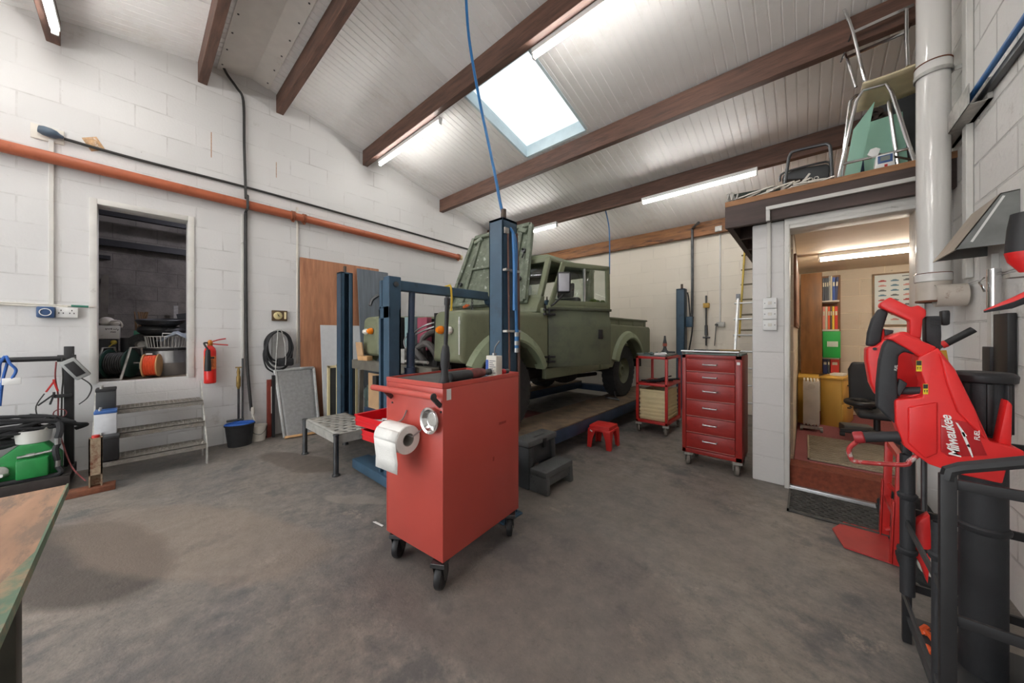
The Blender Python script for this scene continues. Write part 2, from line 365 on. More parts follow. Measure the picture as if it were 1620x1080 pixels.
# left wall, pierced by the raised store doorway
DY0, DY1, DZ0, DZ1 = -.262, .392, .81, 2.56
b = B()
def wallpoly(y0, y1, z0, z1=None):
    top = [(0, y1, z1), (0, y0, z1)] if z1 else ([(0, y1, roofz(y1)+.03)]+([(0, RIDGE, roofz(RIDGE)+.03)] if y0 < RIDGE < y1 else [])+[(0, y0, roofz(y0)+.03)])
    b.prism([(0, y0, z0), (0, y1, z0)]+top, (-.2, 0, 0))
wallpoly(YF, DY0, 0); wallpoly(DY1, YB+.2, 0); wallpoly(DY0, DY1, 0, DZ0); wallpoly(DY0, DY1, DZ1)
struct(b, 'wall_left', wl)
struct(B().box(0, YB, 0, XO, YB+.2, roofz(YB)+.03), 'wall_back', wb)
b = B(); b.prism([(XR, YF, 0), (XR, 3.84, 0), (XR, 3.84, roofz(3.84)+.03), (XR, RIDGE, roofz(RIDGE)+.03), (XR, YF, roofz(YF)+.03)], (.2, 0, 0)); struct(b, 'wall_right', wr)
b = B(); b.box(5.725, 3.64, 0, XR, 3.84, 2.26); b.box(5.035, 3.64, 2.2, 5.725, 3.84, 2.26)
struct(b, 'wall_office', wo)
struct(B().box(4.78, 3.64, 0, 5.003, 3.84, 2.255), 'wall_pillar', wo, bev=.012)
struct(B().box(4.88, 3.842, 0, 5.055, YB-.01, 2.23), 'wall_partition', wcs)
b = B(); b.prism([(XO, 3.64, 0), (XO, YB, 0), (XO, YB, roofz(YB)+.03), (XO, 3.64, roofz(3.64)+.03)], (.2, 0, 0)); struct(b, 'wall_far_right', wcs)
struct(B().box(XR+.2, 3.6, 0, XO, 3.83, roofz(3.6)+.03), 'wall_return', wo)
b = B(); b.box(0, YF-.2, 0, .7, YF, roofz(YF)+.03); b.box(4.5, YF-.2, 0, XR+.2, YF, roofz(YF)+.03); b.box(.7, YF-.2, 3.1, 4.5, YF, roofz(YF)+.03); struct(b, 'wall_front', wb)
# open roller door, unseen, added behind the camera to let daylight in
b = B(); b.cyl((.6, YF+.18, 3.25), (4.6, YF+.18, 3.25), .16, 20); b.box(.62, YF, 0, .70, YF+.08, 3.1); b.box(4.5, YF, 0, 4.58, YF+.08, 3.1); struct(b, 'door_added', mat('added_rollerdoor', (150, 156, 160), .5, .3))
struct(B().box(-8, -16, -.14, 14, YF-.001, -.02), 'ground', mat('yard', (150, 148, 144), .9, var=.15))
pl = bpy.data.lights.new('door_portal', 'AREA'); pl.shape = 'RECTANGLE'; pl.size = 3.8; pl.size_y = 3.1; pl.cycles.is_portal = True
po = bpy.data.objects.new('door_portal', pl); C.objects.link(po); po.location = (2.6, YF-.1, 1.55); po.rotation_euler = (PI/2, 0, 0)
# office lining
struct(B().box(5.06, YB-.03, .19, XO, YB-.004, 2.22), 'wall_office_back', wc)
struct(B().box(5.06, 3.846, .0, XO, YB-.035, .19), 'floor_office', 'carpet')
struct(B().box(5.036, 3.66, 0.002, 5.724, 3.845, .188), 'trim_step', 'riser')
b = B(); b.box(5.036, 3.615, 0.002, 5.724, 3.658, .03); b.box(5.036, 3.60, .002, 5.724, 3.615, .018); struct(b, 'trim_threshold', 'alu', bev=.004)
struct(B().box(5.06, 3.846, 2.185, XO, YB-.035, 2.215), 'ceiling_office', mat('office_ceiling', (222, 206, 184), .7, var=.05, scale=3, stretch=(.4, 3, 1)))
# roof lining: ribbed white panels running down both slopes, with the rooflight opening
SX0, SX1, SY0, SY1 = 2.14, 3.08, 2.57, 3.71
def ribbed(b, x0, x1, y0, y1, pitch=.083):
    xs = []
    n = max(1, round((x1-x0)/pitch)); p = (x1-x0)/n
    for i in range(n):
        x = x0+i*p; xs += [(x, 0), (x+p*.80, 0), (x+p*.85, .0055), (x+p*.95, .0055)]
    xs.append((x1, 0))
    ys = [y0]+([RIDGE] if y0 < RIDGE < y1 else [])+[y1]
    b.grid([[(x, y, roofz(y)+z) for x, z in xs] for y in ys])
mat('roofpanel', (244, 243, 242), .42, var=.05, scale=1.2, dirt=(226, 222, 217), dscale=2, dlo=.55, dhi=.8)
b = B()
ribbed(b, 0, SX0, YF, YB); ribbed(b, SX1, XO, YF, YB); ribbed(b, SX0, SX1, YF, SY0); ribbed(b, SX0, SX1, SY1, YB)
struct(b, 'ceiling', 'roofpanel')
b = B(); b.prism([(0, YF-.2, roofz(YF)+.1), (0, RIDGE, roofz(RIDGE)+.1), (0, SY0-.05, roofz(SY0)+.1), (0, SY0-.05, roofz(SY0)+.16), (0, RIDGE, roofz(RIDGE)+.2), (0, YF-.2, roofz(YF)+.16)], (XO+.2, 0, 0))
b.prism([(0, SY1+.05, roofz(SY1)+.1), (0, YB+.2, roofz(YB)+.1), (0, YB+.2, roofz(YB)+.16), (0, SY1+.05, roofz(SY1)+.16)], (XO+.2, 0, 0))
struct(b, 'ceiling_outer', 'roofpanel')
# ridge lining: two smooth white boards each side of the ridge, screwed on
b = B()
for y0, y1 in ((.62, RIDGE), (RIDGE, 1.12)):
    b._hull([(0, y0, roofz(y0)-.006), (0, y1, roofz(y1)-.006), (XO, y1, roofz(y1)-.006), (XO, y0, roofz(y0)-.006), (0, y0, roofz(y0)-.012), (0, y1, roofz(y1)-.012), (XO, y1, roofz(y1)-.012), (XO, y0, roofz(y0)-.012)],
            [(0, 1, 2, 3), (7, 6, 5, 4), (0, 4, 5, 1), (1, 5, 6, 2), (2, 6, 7, 3), (3, 7, 4, 0)])
rc = struct(b, 'trim_ridge', mat('ridgeboard', (228, 225, 220), .5, var=.04, dirt=(180, 168, 150), dscale=4, dlo=.66, dhi=.8))
b = B()
for i in range(22):
    for y in (.655, 1.085): b.cyl((.12+i*.3, y, roofz(y)-.017), (.12+i*.3, y, roofz(y)-.011), .009, 8)
b.done('screw_heads', 'darksteel', rc, kind='structure')
# rooflight
b = B(); t = .03
z0, z1 = roofz(SY0), roofz(SY1)
for xa, xb in ((SX0-t, SX0), (SX1, SX1+t)):
    b._hull([(x, y, roofz(y)+z) for x in (xa, xb) for y in (SY0, SY1) for z in (-.008, .17)], [(0,1,3,2), (4,6,7,5), (0,2,6,4), (1,5,7,3), (0,4,5,1), (2,3,7,6)])
for ya, yb in ((SY0-t, SY0), (SY1, SY1+t)):
    b._hull([(x, y, roofz(y)+z) for x in (SX0, SX1) for y in (ya, yb) for z in (-.008, .17)], [(0,1,3,2), (4,6,7,5), (0,2,6,4), (1,5,7,3), (0,4,5,1), (2,3,7,6)])
w = struct(b, 'window_1', mat('kerbwhite', (205, 222, 228), .5, var=.06))
b = B(); b.grid([[(x, y, roofz(y)+.15) for x in (SX0, SX1)] for y in (SY0, SY1)]); b.done('pane', glow('rooflight_pane', (240, 244, 247), .225), w, kind='structure', thick=.006)
# purlins
PURL = [(-1.55, 'brownwood'), (-.50, 'brownwood'), (.50, 'brownwood'), (1.24, 'brownwood'), (2.36, 'brownwood'), (3.80, 'brownwood'), (5.04, 'brownwood'), (6.46, 'palewood')]
for y, m in PURL:
    zt = min(roofz(y-.04), roofz(y+.04))-.002; x1 = XR if y < 3.84 else XO
    b = B(); b.box(0.0, y-.04, zt-.225, x1, y+.04, zt)
    struct(b, 'roof_beam', m, bev=.004, seg=1)
# doorway trim of the store
b = B()
for y0, y1, z0, z1 in ((DY0-.035, DY0+.012, DZ0-.0, DZ1+.04), (DY1-.012, DY1+.04, DZ0, DZ1+.04), (DY0+.012, DY1-.012, DZ1-.012, DZ1+.04)): b.box(-.19, y0, z0, .012, y1, z1)
struct(b, 'door_1', 'whitepaint', bev=.003)
# the store room behind it
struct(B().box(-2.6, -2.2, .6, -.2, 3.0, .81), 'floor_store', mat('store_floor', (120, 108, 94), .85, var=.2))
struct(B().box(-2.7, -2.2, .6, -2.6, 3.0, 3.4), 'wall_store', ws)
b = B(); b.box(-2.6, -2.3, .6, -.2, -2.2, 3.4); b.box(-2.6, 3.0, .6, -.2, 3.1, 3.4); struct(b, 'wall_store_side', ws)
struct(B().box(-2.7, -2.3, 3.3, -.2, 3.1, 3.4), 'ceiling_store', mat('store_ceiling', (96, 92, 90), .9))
# office door frame
b = B(); b.box(5.003, 3.60, 0, 5.037, 3.84, 2.2); b.box(5.718, 3.60, 0, 5.752, 3.84, 2.2); b.box(5.037, 3.60, 2.165, 5.718, 3.84, 2.2); b.box(5.003, 3.61, 2.2, 5.752, 3.635, 2.26)
struct(b, 'door_2', 'whitepaint', bev=.004)
# mezzanine deck over the office
MX0, MY0 = 4.587, 3.55
b = B(); b.box(MX0, MY0, 2.44, XR-.0, MY0+.05, 2.485); b.box(MX0, MY0+.05, 2.44, XO-.01, YB-.01, 2.485); struct(b, 'floor_mezzanine', mat('deckply', (150, 108, 74), .7, var=.2, stretch=(1, 6, 6)))
b = B(); b.box(MX0, MY0+.004, 2.25, XR-.002, MY0+.055, 2.44); struct(b, 'trim_mezzanine', mat('darkjoist', (74, 60, 56), .65, var=.25, scale=3, stretch=(1, 8, 8)))
b = B(); b.box(MX0+.004, MY0+.06, 2.26, MX0+.05, YB-.12, 2.44)
for y in (4.1, 4.65, 5.2, 5.75): b.box(MX0+.05, y, 2.262, XO-.02, y+.05, 2.44)
struct(b, 'trim_mezzanine_joists', 'darkjoist')
# ================================================================ LIGHTS
TUBE = glow('tube_glow', (255, 252, 248), 13)
TUBEW = glow('tube_glow_warm', (255, 244, 228), 12)
def tube_light(label, x0, x1, y, z, warm=False, side=1):
    t = thing('fluorescent_light', label, 'light', ((x0+x1)/2, y, z), 0, 'fluorescent tube lights')
    b = B(); b.box(x0, y-.028, z, x1, y+.028, z+.045); b.box(x0, y-.02, z-.045, x0+.02, y+.02, z); b.box(x1-.02, y-.02, z-.045, x1, y+.02, z)
    b.done('batten', 'white', t, bev=.003, seg=1)
    b = B(); b.cyl((x0+.02, y, z-.025), (x1-.02, y, z-.025), .017, 12); b.done('tube', TUBEW if warm else TUBE, t)
    return t
def zt(y): return roofz(y)-.232-.045
tube_light('long fluorescent tube under the beam left of the rooflight', .33, 1.84, 2.41+.02, zt(2.36)-.0)
tube_light('long fluorescent tube under the beam right of the rooflight, top of the photo', 3.25, 4.75, 2.43, zt(2.36))
tube_light('fluorescent tube on the beam behind the truck cab, nearest the mezzanine', 3.31, 4.70, 4.99, zt(5.04))
tube_light('fluorescent tube on the beam directly above the truck cab', .38, 1.80, 4.99, zt(5.04))
tube_light('fluorescent tube end on the beam at the top left corner', .32, 1.8, -.46, zt(-.5))
for x in (.4, 3.2):
    tube_light('unseen fluorescent fill tube added behind the camera', x, x+1.5, -1.55, zt(-1.55)); tube_light('unseen fluorescent fill tube added behind the camera', x, x+1.5, -2.6, roofz(-2.6)-.05)  # rows out of view, added to give the room fill light
tube_light('unseen fluorescent fill tube added on the second beam behind the camera', 3.2, 4.7, -.46, zt(-.5))  # another unseen tube added for fill
t = tube_light('fluorescent tube on the office ceiling seen through the right doorway', 5.24, 6.6, 5.05, 2.14, True)
w = bpy.data.worlds.new('World'); bpy.context.scene.world = w; w.use_nodes = True
w.node_tree.nodes['Background'].inputs[0].default_value = (.93, .97, 1, 1); w.node_tree.nodes['Background'].inputs[1].default_value = 1.3
# ================================================================ CAMERA
cd = bpy.data.cameras.new('camera'); co = bpy.data.objects.new('camera', cd); C.objects.link(co)
co.location = (CX0, 0, CH); co.rotation_euler = (PI/2, 0, math.radians(41.5)); cd.sensor_width = 36; cd.lens = 36*FP/1620; cd.shift_y = -10/1620; cd.clip_start = .02
sc = bpy.context.scene; sc.camera = co
sc.view_settings.view_transform = 'Standard'; sc.view_settings.look = 'None'; sc.view_settings.gamma = 1; sc.view_settings.use_curve_mapping = False
sc.view_settings.exposure = 2.08
# ================================================================ THE TRUCK (pickup on the lift)
GL = glass('window_glass')
XN, XF, XC = 3.04, 1.25, 2.145
YFR = 1.74
AX1, AX2, AZ, WR = 2.34, 5.13, .72, .40
tr = thing('pickup_truck', 'dull green pickup truck with raised bonnet and open driver door, on the lift', 'truck', (XC, 3.9, .32))
def archpts(yc, r, z, n=14):
    a = math.asin((z-AZ)/r); return [(yc+r*math.cos(t), AZ+r*math.sin(t)) for t in [PI-a-(PI-2*a)*i/n for i in range(n+1)]]
def wing(xa, xb):
    b = B()
    ar = archpts(AX1, .53, 1.03)
    P = [(YFR, 1.05)]+ar[:-4]+[(2.82, .93), (2.955, .93), (2.955, 1.525), (2.6, 1.52), (YFR+.02, 1.49)]
    b.prism([(xa, y, z) for y, z in P], (xb-xa, 0, 0)); return b
wf = lambda e: all(v.co.z > 1.4 or v.co.y < 1.80 for v in e.verts)
wing(2.64, XN).done('front_wing', 'army', tr, bev=.06, seg=4, bfil=wf)
wing(XF, 1.65).done('front_wing', 'army', tr, bev=.06, seg=4, bfil=wf)
def flare(yc, x, sg, a0, a1, name='wheel_arch_flare'):
    b = B(); loops = []
    for i in range(19):
        a = a0+(a1-a0)*i/18; cs, sn = math.cos(a), math.sin(a)
        loops.append([(x+sg*dx, yc+r*cs, AZ+r*sn) for r, dx in ((.505, -.04), (.505, .065), (.525, .075), (.60, .045), (.625, 0), (.6, -.02))])
    b.loft(loops); return b.done(name, 'armypale', tr)
for sg, x in ((1, XN), (-1, XF)):
    flare(AX1, x, sg, math.radians(24), math.radians(150)); flare(AX2, x, sg, math.radians(20), math.radians(160))
# white chipped line down the wing corner
b = B(); pts = [at_x(725, 488, XN), at_x(724, 520, XN), at_x(726, 545, XN), at_x(728, 572, XN)]
b.tube([V((XN-.018, YFR+.004, z)) for z in (1.43, 1.30, 1.2, 1.12)], .004, 5); b.tube([V((XN-.012, YFR+.001, z)) for z in (1.40, 1.37)], .007, 5); b.done('paint_chip', 'white', tr)
for x, zz in ((2.787, 1.325), (1.503, 1.325)):
    B().lathe([(.036, 0), (.036, .012), (.033, .03), (.02, .05), (0, .055)], (x, YFR+.004, zz), (0, -1, 0), 18).done('indicator_lamp', 'amber', tr, label='amber indicator lamp')
for x in (2.905, 1.385):
    B().lathe([(.033, 0), (.033, .012), (.03, .028), (.018, .045), (0, .05)], (x, YFR+.004, 1.32), (0, -1, 0), 18).done('side_lamp', 'lens', tr, label='clear white side lamp')
# bulkhead, scuttle, windscreen
b = B(); b.box(1.29, 2.93, .93, 3.0, 2.97, 1.58); b.done('bulkhead', 'army', tr, bev=.01)
b = B(); b.prism([(1.33, 2.86, 1.53), (1.33, 3.0, 1.53), (1.33, 3.02, 1.72), (1.33, 2.95, 1.70), (1.33, 2.88, 1.60)], (1.63, 0, 0)); b.done('scuttle', 'army', tr, bev=.012)
def wsp(x, z): return V((x, 2.99+(z-1.70)*.36, z))
b = B()
for x0, x1 in ((1.36, 1.42), (2.88, 2.945)): b.bar(wsp((x0+x1)/2, 1.69), wsp((x0+x1)/2, 2.17), .065, .05, (0, 1, 0))
b.bar(wsp(1.36, 1.71), wsp(2.945, 1.71), .05, .05); b.bar(wsp(1.36, 2.155), wsp(2.945, 2.155), .05, .055); b.bar(wsp(XC, 1.7), wsp(XC, 2.15), .03, .035, (0, 1, 0))
ws_ = b.done('windscreen_frame', 'army', tr, bev=.008)
b = B(); b.grid([[wsp(1.4, 1.72), wsp(2.9, 1.72)], [wsp(1.4, 2.15), wsp(2.9, 2.15)]]); b.done('windscreen_glass', GL, ws_, thick=.005)
# raised bonnet: underside faces the camera
p0, p1, p2, p3 = V((1.50, 2.80, 1.635)), V((2.82, 2.88, 1.64)), V((2.66, 3.215, 2.66)), V((1.60, 3.19, 2.675))
def bq(u, v): return (p0*(1-u)+p1*u)*(1-v)+(p3*(1-u)+p2*u)*v
nb = (p1-p0).cross(p3-p0).normalized()
b = B(); N = 10
def rc(u, v):                       # rounded upper corners
    du = .04*max(0, (v-.86)/.14)**2; return bq(min(max(u, du), 1-du), v)
out = [[rc(u/8, v/10)+nb*(-.012*math.sin(PI*u/8)) for u in range(9)] for v in range(11)]
b.grid(out); bonnet = b.done('bonnet', 'armyinner', tr, thick=.012)
b = B()
def rib(u0, v0, u1, v1, w=.05, h=.028):
    b.bar(bq(u0, v0)+nb*.014, bq(u1, v1)+nb*.014, w, h, nb)
for a in ((.03, .03, .03, .96), (.97, .03, .97, .96), (.05, .965, .95, .965), (.03, .03, .97, .03)): rib(*a, w=.055, h=.045)
rib(.20, .06, .16, .94); rib(.80, .06, .84, .94); rib(.2, .5, .8, .5, .035)
rib(.08, .88, .2, .93, .06, .05); rib(.8, .93, .92, .88, .06, .05)
b.done('stiffening_frame', 'armyinner', bonnet, bev=.008)
b = B()
for u, v in ((.9, .28), (.92, .62), (.1, .3)): b.lathe([(.028, 0), (.028, .03), (.012, .035), (.012, .05)], bq(u, v)+nb*.02, nb, 10); b.tube([bq(u, v-.03)+nb*.05, bq(u+.02, v-.06)+nb*.07, bq(u-.01, v-.09)+nb*.04], .008, 6, sub=3)
b.done('catch', 'darksteel', bonnet, split=1)
# roof
b = B(); rows = []
for j in range(9):
    y = 3.14+1.08*j/8; row = []
    for i in range(13):
        t = i/12; x = 1.36+1.58*t; e = min(1, min(t, 1-t)/.10); f = min(1, min(j+.0, 8-j+.0)/1.2)
        row.append((x, y, 2.16+(.075*math.sin(e*PI/2)+.045*math.sin(PI*t))*math.sin(f*PI/2)**.6))
    rows.append(row)
b.grid(rows); b.done('roof', 'armypale', tr, thick=.02)
b = B(); b.box(1.35, 4.14, 1.0, 2.95, 4.19, 1.62); b.box(1.35, 4.14, 2.08, 2.95, 4.19, 2.2); b.box(1.35, 4.14, 1.62, 1.5, 4.19, 2.08); b.box(2.8, 4.14, 1.62, 2.95, 4.19, 2.08)
b.box(2.93, 3.86, .93, 3.03, 4.19, 1.58); b.box(2.88, 4.06, 1.58, 2.96, 4.16, 2.17); b.box(1.27, 2.97, .93, 1.33, 4.19, 1.58); b.box(1.35, 3.85, 1.58, 1.40, 3.93, 2.17)
b.box(2.86, 3.15, 2.13, 2.95, 4.15, 2.18); b.box(1.35, 3.15, 2.13, 1.43, 4.15, 2.18)
cabp = b.done('cab_body', 'army', tr, bev=.01)
b = B(); b.grid([[(1.5, 4.165, 1.62), (2.8, 4.165, 1.62)], [(1.5, 4.165, 2.08), (2.8, 4.165, 2.08)]]); b.done('rear_window_glass', GL, cabp, thick=.005)
B().box(1.30, 2.98, .92, 3.0, 4.14, .96).done('cab_floor', 'underbody', tr)
for x in (2.62, 1.68):
    b = B(); b.box(x-.24, 3.4, 1.05, x+.24, 3.85, 1.2); b.prism([(x-.23, 3.8, 1.18), (x-.23, 3.9, 1.18), (x-.23, 4.02, 1.78), (x-.23, 3.95, 1.80), (x-.23, 3.9, 1.77)], (.46, 0, 0)); b.prism([(x-.13, 3.94, 1.8), (x-.13, 4.0, 1.8), (x-.13, 4.02, 2.0), (x-.13, 3.97, 2.0)], (.26, 0, 0))
    b.done('seat', 'black', tr, bev=.03, seg=3)
b = B(); b.tube([V((2.6, 3.28, 1.52))+V((.19*math.cos(a), .10*math.sin(a)*.9, .17*math.sin(a))) for a in [2*PI*i/28 for i in range(28)]], .013, 8, True); b.cyl((2.6, 3.28, 1.52), (2.6, 3.08, 1.42), .02); b.bar((2.42, 3.28, 1.52), (2.78, 3.28, 1.52), .025, .012)
b.done('steering_wheel', 'black', tr)
b = B(); b.box(1.36, 3.0, 1.42, 2.96, 3.16, 1.62); b.done('dashboard', 'black', tr, bev=.03)
# open driver door, swung 24 degrees about its front hinges
HX, HYY, TH = 3.04, 2.97, math.radians(24)
U, NN = V((math.sin(TH), math.cos(TH), 0)), V((math.cos(TH), -math.sin(TH), 0))
def dr(u, z, n=0): return V((HX, HYY, 0))+U*u+NN*n+V((0, 0, z))
b = B(); sec = [(.93, -.045), (.93, .0), (1.36, .012), (1.44, .004), (1.47, -.012), (1.57, -.014), (1.57, -.05)]
b.loft([[dr(u, z, n) for z, n in sec] for u in (0, .86)]); door = b.done('door', 'armydoor', tr, bev=.006)
def dbar(b, u0, z0, u1, z1, w, t=.032, n=-.03): b.bar(dr(u0, z0, n), dr(u1, z1, n), w, t, NN)
b = B(); dbar(b, .03, 1.57, .215, 2.09, .055); dbar(b, .19, 2.075, .86, 2.075, .055); dbar(b, .835, 2.1, .845, 1.57, .05); dbar(b, 0, 1.585, .87, 1.585, .05); dbar(b, .03, 1.64, .86, 1.64, .06, .028)
b.done('window_frame', 'army', door, bev=.005)
b = B(); dbar(b, 0, 1.575, .87, 1.575, .028, .035, -.008); b.done('waist_rail', mat('armydark', (78, 82, 66), .5), door, bev=.004)
b = B(); b._hull([dr(.06, 1.67, -.03), dr(.82, 1.67, -.03), dr(.82, 2.05, -.03), dr(.215, 2.05, -.03)], [(0, 1, 2, 3)]); b.done('door_glass', GL, door, thick=.004)
b = B(); dbar(b, .50, 1.66, .50, 2.06, .022, .02); b.done('sliding_window_bar', 'alu', door)
b = B(); b.box(0, 0, 0, .06, .012, .11); b.bm.transform(frame4(dr(.67, 1.235, .019), U, -NN) @ MX.Rotation(PI/2, 4, 'X')); b.done('door_handle', 'black', door, bev=.004)
b = B()
for z in (1.02, 1.53):
    for dz in (-.025, .025): b.obox(dr(.03, z+dz, .012), (.05, .08, .022), (0, 0, -TH)); b.obox((3.045, 2.92, z+dz), (.03, .07, .022))
    b.cyl(dr(0, z-.045, .02), dr(0, z+.045, .02), .012, 10)
b.done('hinge', 'black', door, bev=.003, split=1)
b = B()
for u, s in ((.66, .05), (.72, .035), (.8, .035), (.69, .03)): b.sph(dr(u, 1.675, -.075), s, s, s*.8, 10)
b.done('moss', mat('moss', (82, 96, 34), .95, var=.3, scale=60, bump=.8, bscale=150), door)
# mirror on its arm
mc = at_d(892, 447, 3.55)
b = B(); b.tube([dr(.02, 1.60, .03), dr(.03, 1.62, .08), mc+V((-.02, .03, -.12))], .011, 8, sub=4); arm = b.done('mirror_arm', 'black', tr)
b = B(); F1 = V((.62, -.78, 0)); X1 = V((.78, .62, 0))
b.bm = bmesh.new(); b.box(-.072, -.028, -.115, .072, .028, .115); b.bm.transform(frame4(mc, X1, F1) @ MX.Rotation(PI/2, 4, 'X').inverted()); b.done('mirror_housing', 'black', arm, bev=.024, seg=4)
b = B(); b.box(-.056, -.002, -.094, .056, .002, .094); b.bm.transform(frame4(mc+F1*.029, X1, F1) @ MX.Rotation(PI/2, 4, 'X').inverted()); b.done('mirror_glass', mat('mirrorface', (178, 178, 186), .25, .7, var=.03), arm, bev=.0015)
# bed
def bedside(x0, x1):
    b = B(); ar = archpts(AX2, .53, .88)
    P = [(4.2, .82), (AX2-.56, .82)]+ar+[(AX2+.56, .95), (6.1, .98), (6.1, 1.40), (6.07, 1.425), (4.2, 1.44)]
    b.prism([(x0, y, z) for y, z in P], (x1-x0, 0, 0)); return b
bed = bedside(2.90, XN).done('bed_side', 'army', tr, bev=.03, seg=3, bfil=lambda e: all(v.co.z > 1.38 for v in e.verts)); bedside(XF, 1.39).done('bed_side', 'army', tr, bev=.012)
for x0, x1 in ((2.94, 2.985), (1.305, 1.35)):
    b = B(); b.box(x0, 4.22, 1.42, x1, 6.06, 1.52); b.box(x0-.015, 4.2, 1.52, x1+.02, 6.08, 1.545)
    for y in (4.9, 5.45, 5.95): b.box(x1-.01, y, 1.43, x1+.012, y+.03, 1.51)
    b.done('bed_rail', 'army', tr, bev=.005)
b = B(); b.box(1.39, 4.2, 1.1, 2.9, 6.08, 1.14); b.box(1.39, 4.2, 1.14, 2.9, 4.24, 1.5); b.box(1.35, 6.05, 1.0, 2.94, 6.09, 1.52); b.done('bed_floor', 'army', tr)
for x0, x1 in ((2.965, 3.025), (1.265, 1.325)):
    B().box(x0, 2.95, .80, x1, 4.5, .915).done('sill', 'army', tr, bev=.01)
# chassis, axles, engine
b = B()
for x in (1.78, 2.42): b.box(x, 1.62, .72, x+.08, 6.0, .86)
for y in (2.9, 3.7, 4.5, 5.9): b.box(1.86, y, .74, 2.42, y+.1, .84)
b.box(1.4, 5.95, .72, 2.9, 6.06, .86); ch = b.done('chassis', 'underbody', tr)
b = B()
for y in (AX1, AX2): b.cyl((1.45, y, AZ), (2.84, y, AZ), .045); b.sph((1.95, y, AZ), .15, .17, .14)
b.cyl((2.0, AX1, .74), (2.05, AX2, .74), .035, 12); b.cyl((2.55, 3.4, .70), (2.6, 4.9, .66), .03, 10); b.box(1.9, 2.7, .60, 2.35, 3.5, .95); b.sph((2.55, 4.1, .68), .1, .28, .08)
for x in (1.58, 2.72):
    for y in (AX1, AX2): b.lathe([(.06, 0), (.075, .02), (.06, .06), (.075, .1), (.06, .14), (.075, .18), (.06, .24)], (x, y, AZ+.08), seg=12)
b.done('axle', 'underbody', ch)
b = B(); b.box(1.9, 2.15, .85, 2.4, 2.85, 1.3); b.box(1.95, 2.2, 1.3, 2.2, 2.8, 1.42); b.cyl((2.0, 2.12, 1.1), (2.0, 2.02, 1.1), .1, 20); b.cyl((2.3, 2.1, .98), (2.3, 2.03, .98), .07, 18); b.cyl((2.45, 2.2, 1.2), (2.45, 2.5, 1.2), .08)
eng = b.done('engine', mat('engineblack', (52, 50, 50), .6, var=.4, scale=14, dirt=(100, 96, 92), dscale=16), tr, bev=.012)
b = B(); b.box(1.95, 2.04, 1.12, 2.13, 2.1, 1.47); b.done('red_cover', mat('dullpink', (146, 66, 84), .6), eng, label='dull red cover plate')
b = B(); b.box(1.76, 2.0, 1.12, 1.94, 2.06, 1.48); b.done('heater_box', mat('dullblue', (126, 150, 152), .6), eng, label='pale blue-grey metal box')
b = B()
b.tube([(1.95, 1.95, 1.2), (2.1, 1.9, 1.3), (2.35, 1.95, 1.4), (2.55, 2.2, 1.42)], .009, 6, sub=5); b.tube([(1.9, 1.95, 1.15), (2.1, 1.88, 1.26), (2.4, 1.93, 1.36), (2.6, 2.1, 1.4)], .009, 6, sub=5); b.tube([(2.05, 1.9, 1.32), (1.95, 1.88, 1.22), (1.98, 1.9, 1.1)], .007, 6, sub=4)
b.done('pipe', 'steel', eng, split=1)
b = B(); b.tube([(2.0, 1.82, 1.02), (2.12, 1.8, 1.12), (2.3, 1.8, 1.12), (2.42, 1.84, 1.0)], .03, 10, sub=6); b.tube([(2.25, 1.85, 1.14), (2.4, 1.85, 1.2), (2.5, 1.88, 1.12), (2.53, 1.9, 1.0)], .034, 10, sub=6); b.tube([(2.3, 1.9, 1.05), (2.35, 1.85, 1.25), (2.45, 2.0, 1.34)], .03, 10, sub=5); b.done('coolant_hose', mat('hosegrey', (86, 82, 80), .5, var=.2), eng, split=1)
b = B(); b.cyl((2.25, 1.72, 1.03), (2.62, 1.72, 1.035), .013, 10); b.sph((2.42, 1.72, 1.035), .025); b.box(2.02, 1.76, 1.0, 2.16, 1.86, 1.14); b.done('steering_linkage', 'galv', eng)
B().box(1.22, 1.645, .90, 2.78, 1.73, 1.0).done('front_bumper', mat('bumpergrey', (98, 94, 84), .75, var=.25, scale=8), tr, bev=.006)
b = B(); b.box(1.66, 1.80, 1.0, 1.72, 2.9, 1.48); b.box(2.60, 1.80, 1.0, 2.64, 2.9, 1.48); b.done('inner_wing', 'underbody', tr, split=1)
def wheel(x, y, sg):
    prof = [(.20, -.09), (.27, -.105), (.36, -.108), (.392, -.095), (.40, -.05), (.40, .05), (.392, .095), (.36, .108), (.27, .105), (.20, .09)]
    b = B(); b.lathe(prof, (x, y, AZ), (1, 0, 0), 40)
    for k in range(30):
        a = 2*PI*k/30; sgn = 1 if k % 2 else -1
        c = V((x, y+.398*math.cos(a), AZ+.398*math.sin(a)))
        for s, l in ((-1, .085), (1, .085)):
            aa = a+(.05 if s > 0 else -.05)
            b.obox((x+s*.055, y+.388*math.cos(aa), AZ+.388*math.sin(aa)), (l, .05, .022), (aa-PI/2+0, 0, 0))
    t = b.done('tyre', 'tyre_rubber', tr)
    b = B(); b.lathe([(.0, .02), (.05, .02), (.06, .06), (.085, .06), (.1, .02), (.16, .0), (.19, .03), (.205, .085), (.215, .09)], (x, y, AZ), (sg, 0, 0), 32)
    b.done('wheel_rim', 'army', t)
for x, sg in ((2.885, 1), (1.405, -1)):
    for y in (AX1, AX2): wheel(x, y, sg)
b = B(); b.cyl((2.78, 2.0, 1.537), (2.90, 1.93, 1.54), .014, 10); b.cyl((2.90, 1.93, 1.54), (3.0, 1.87, 1.535), .006, 8); solo(b, 'screwdriver', mat('driverorange', (206, 96, 44), .4), 'orange handled screwdriver lying on the near front wing', 'screwdriver')
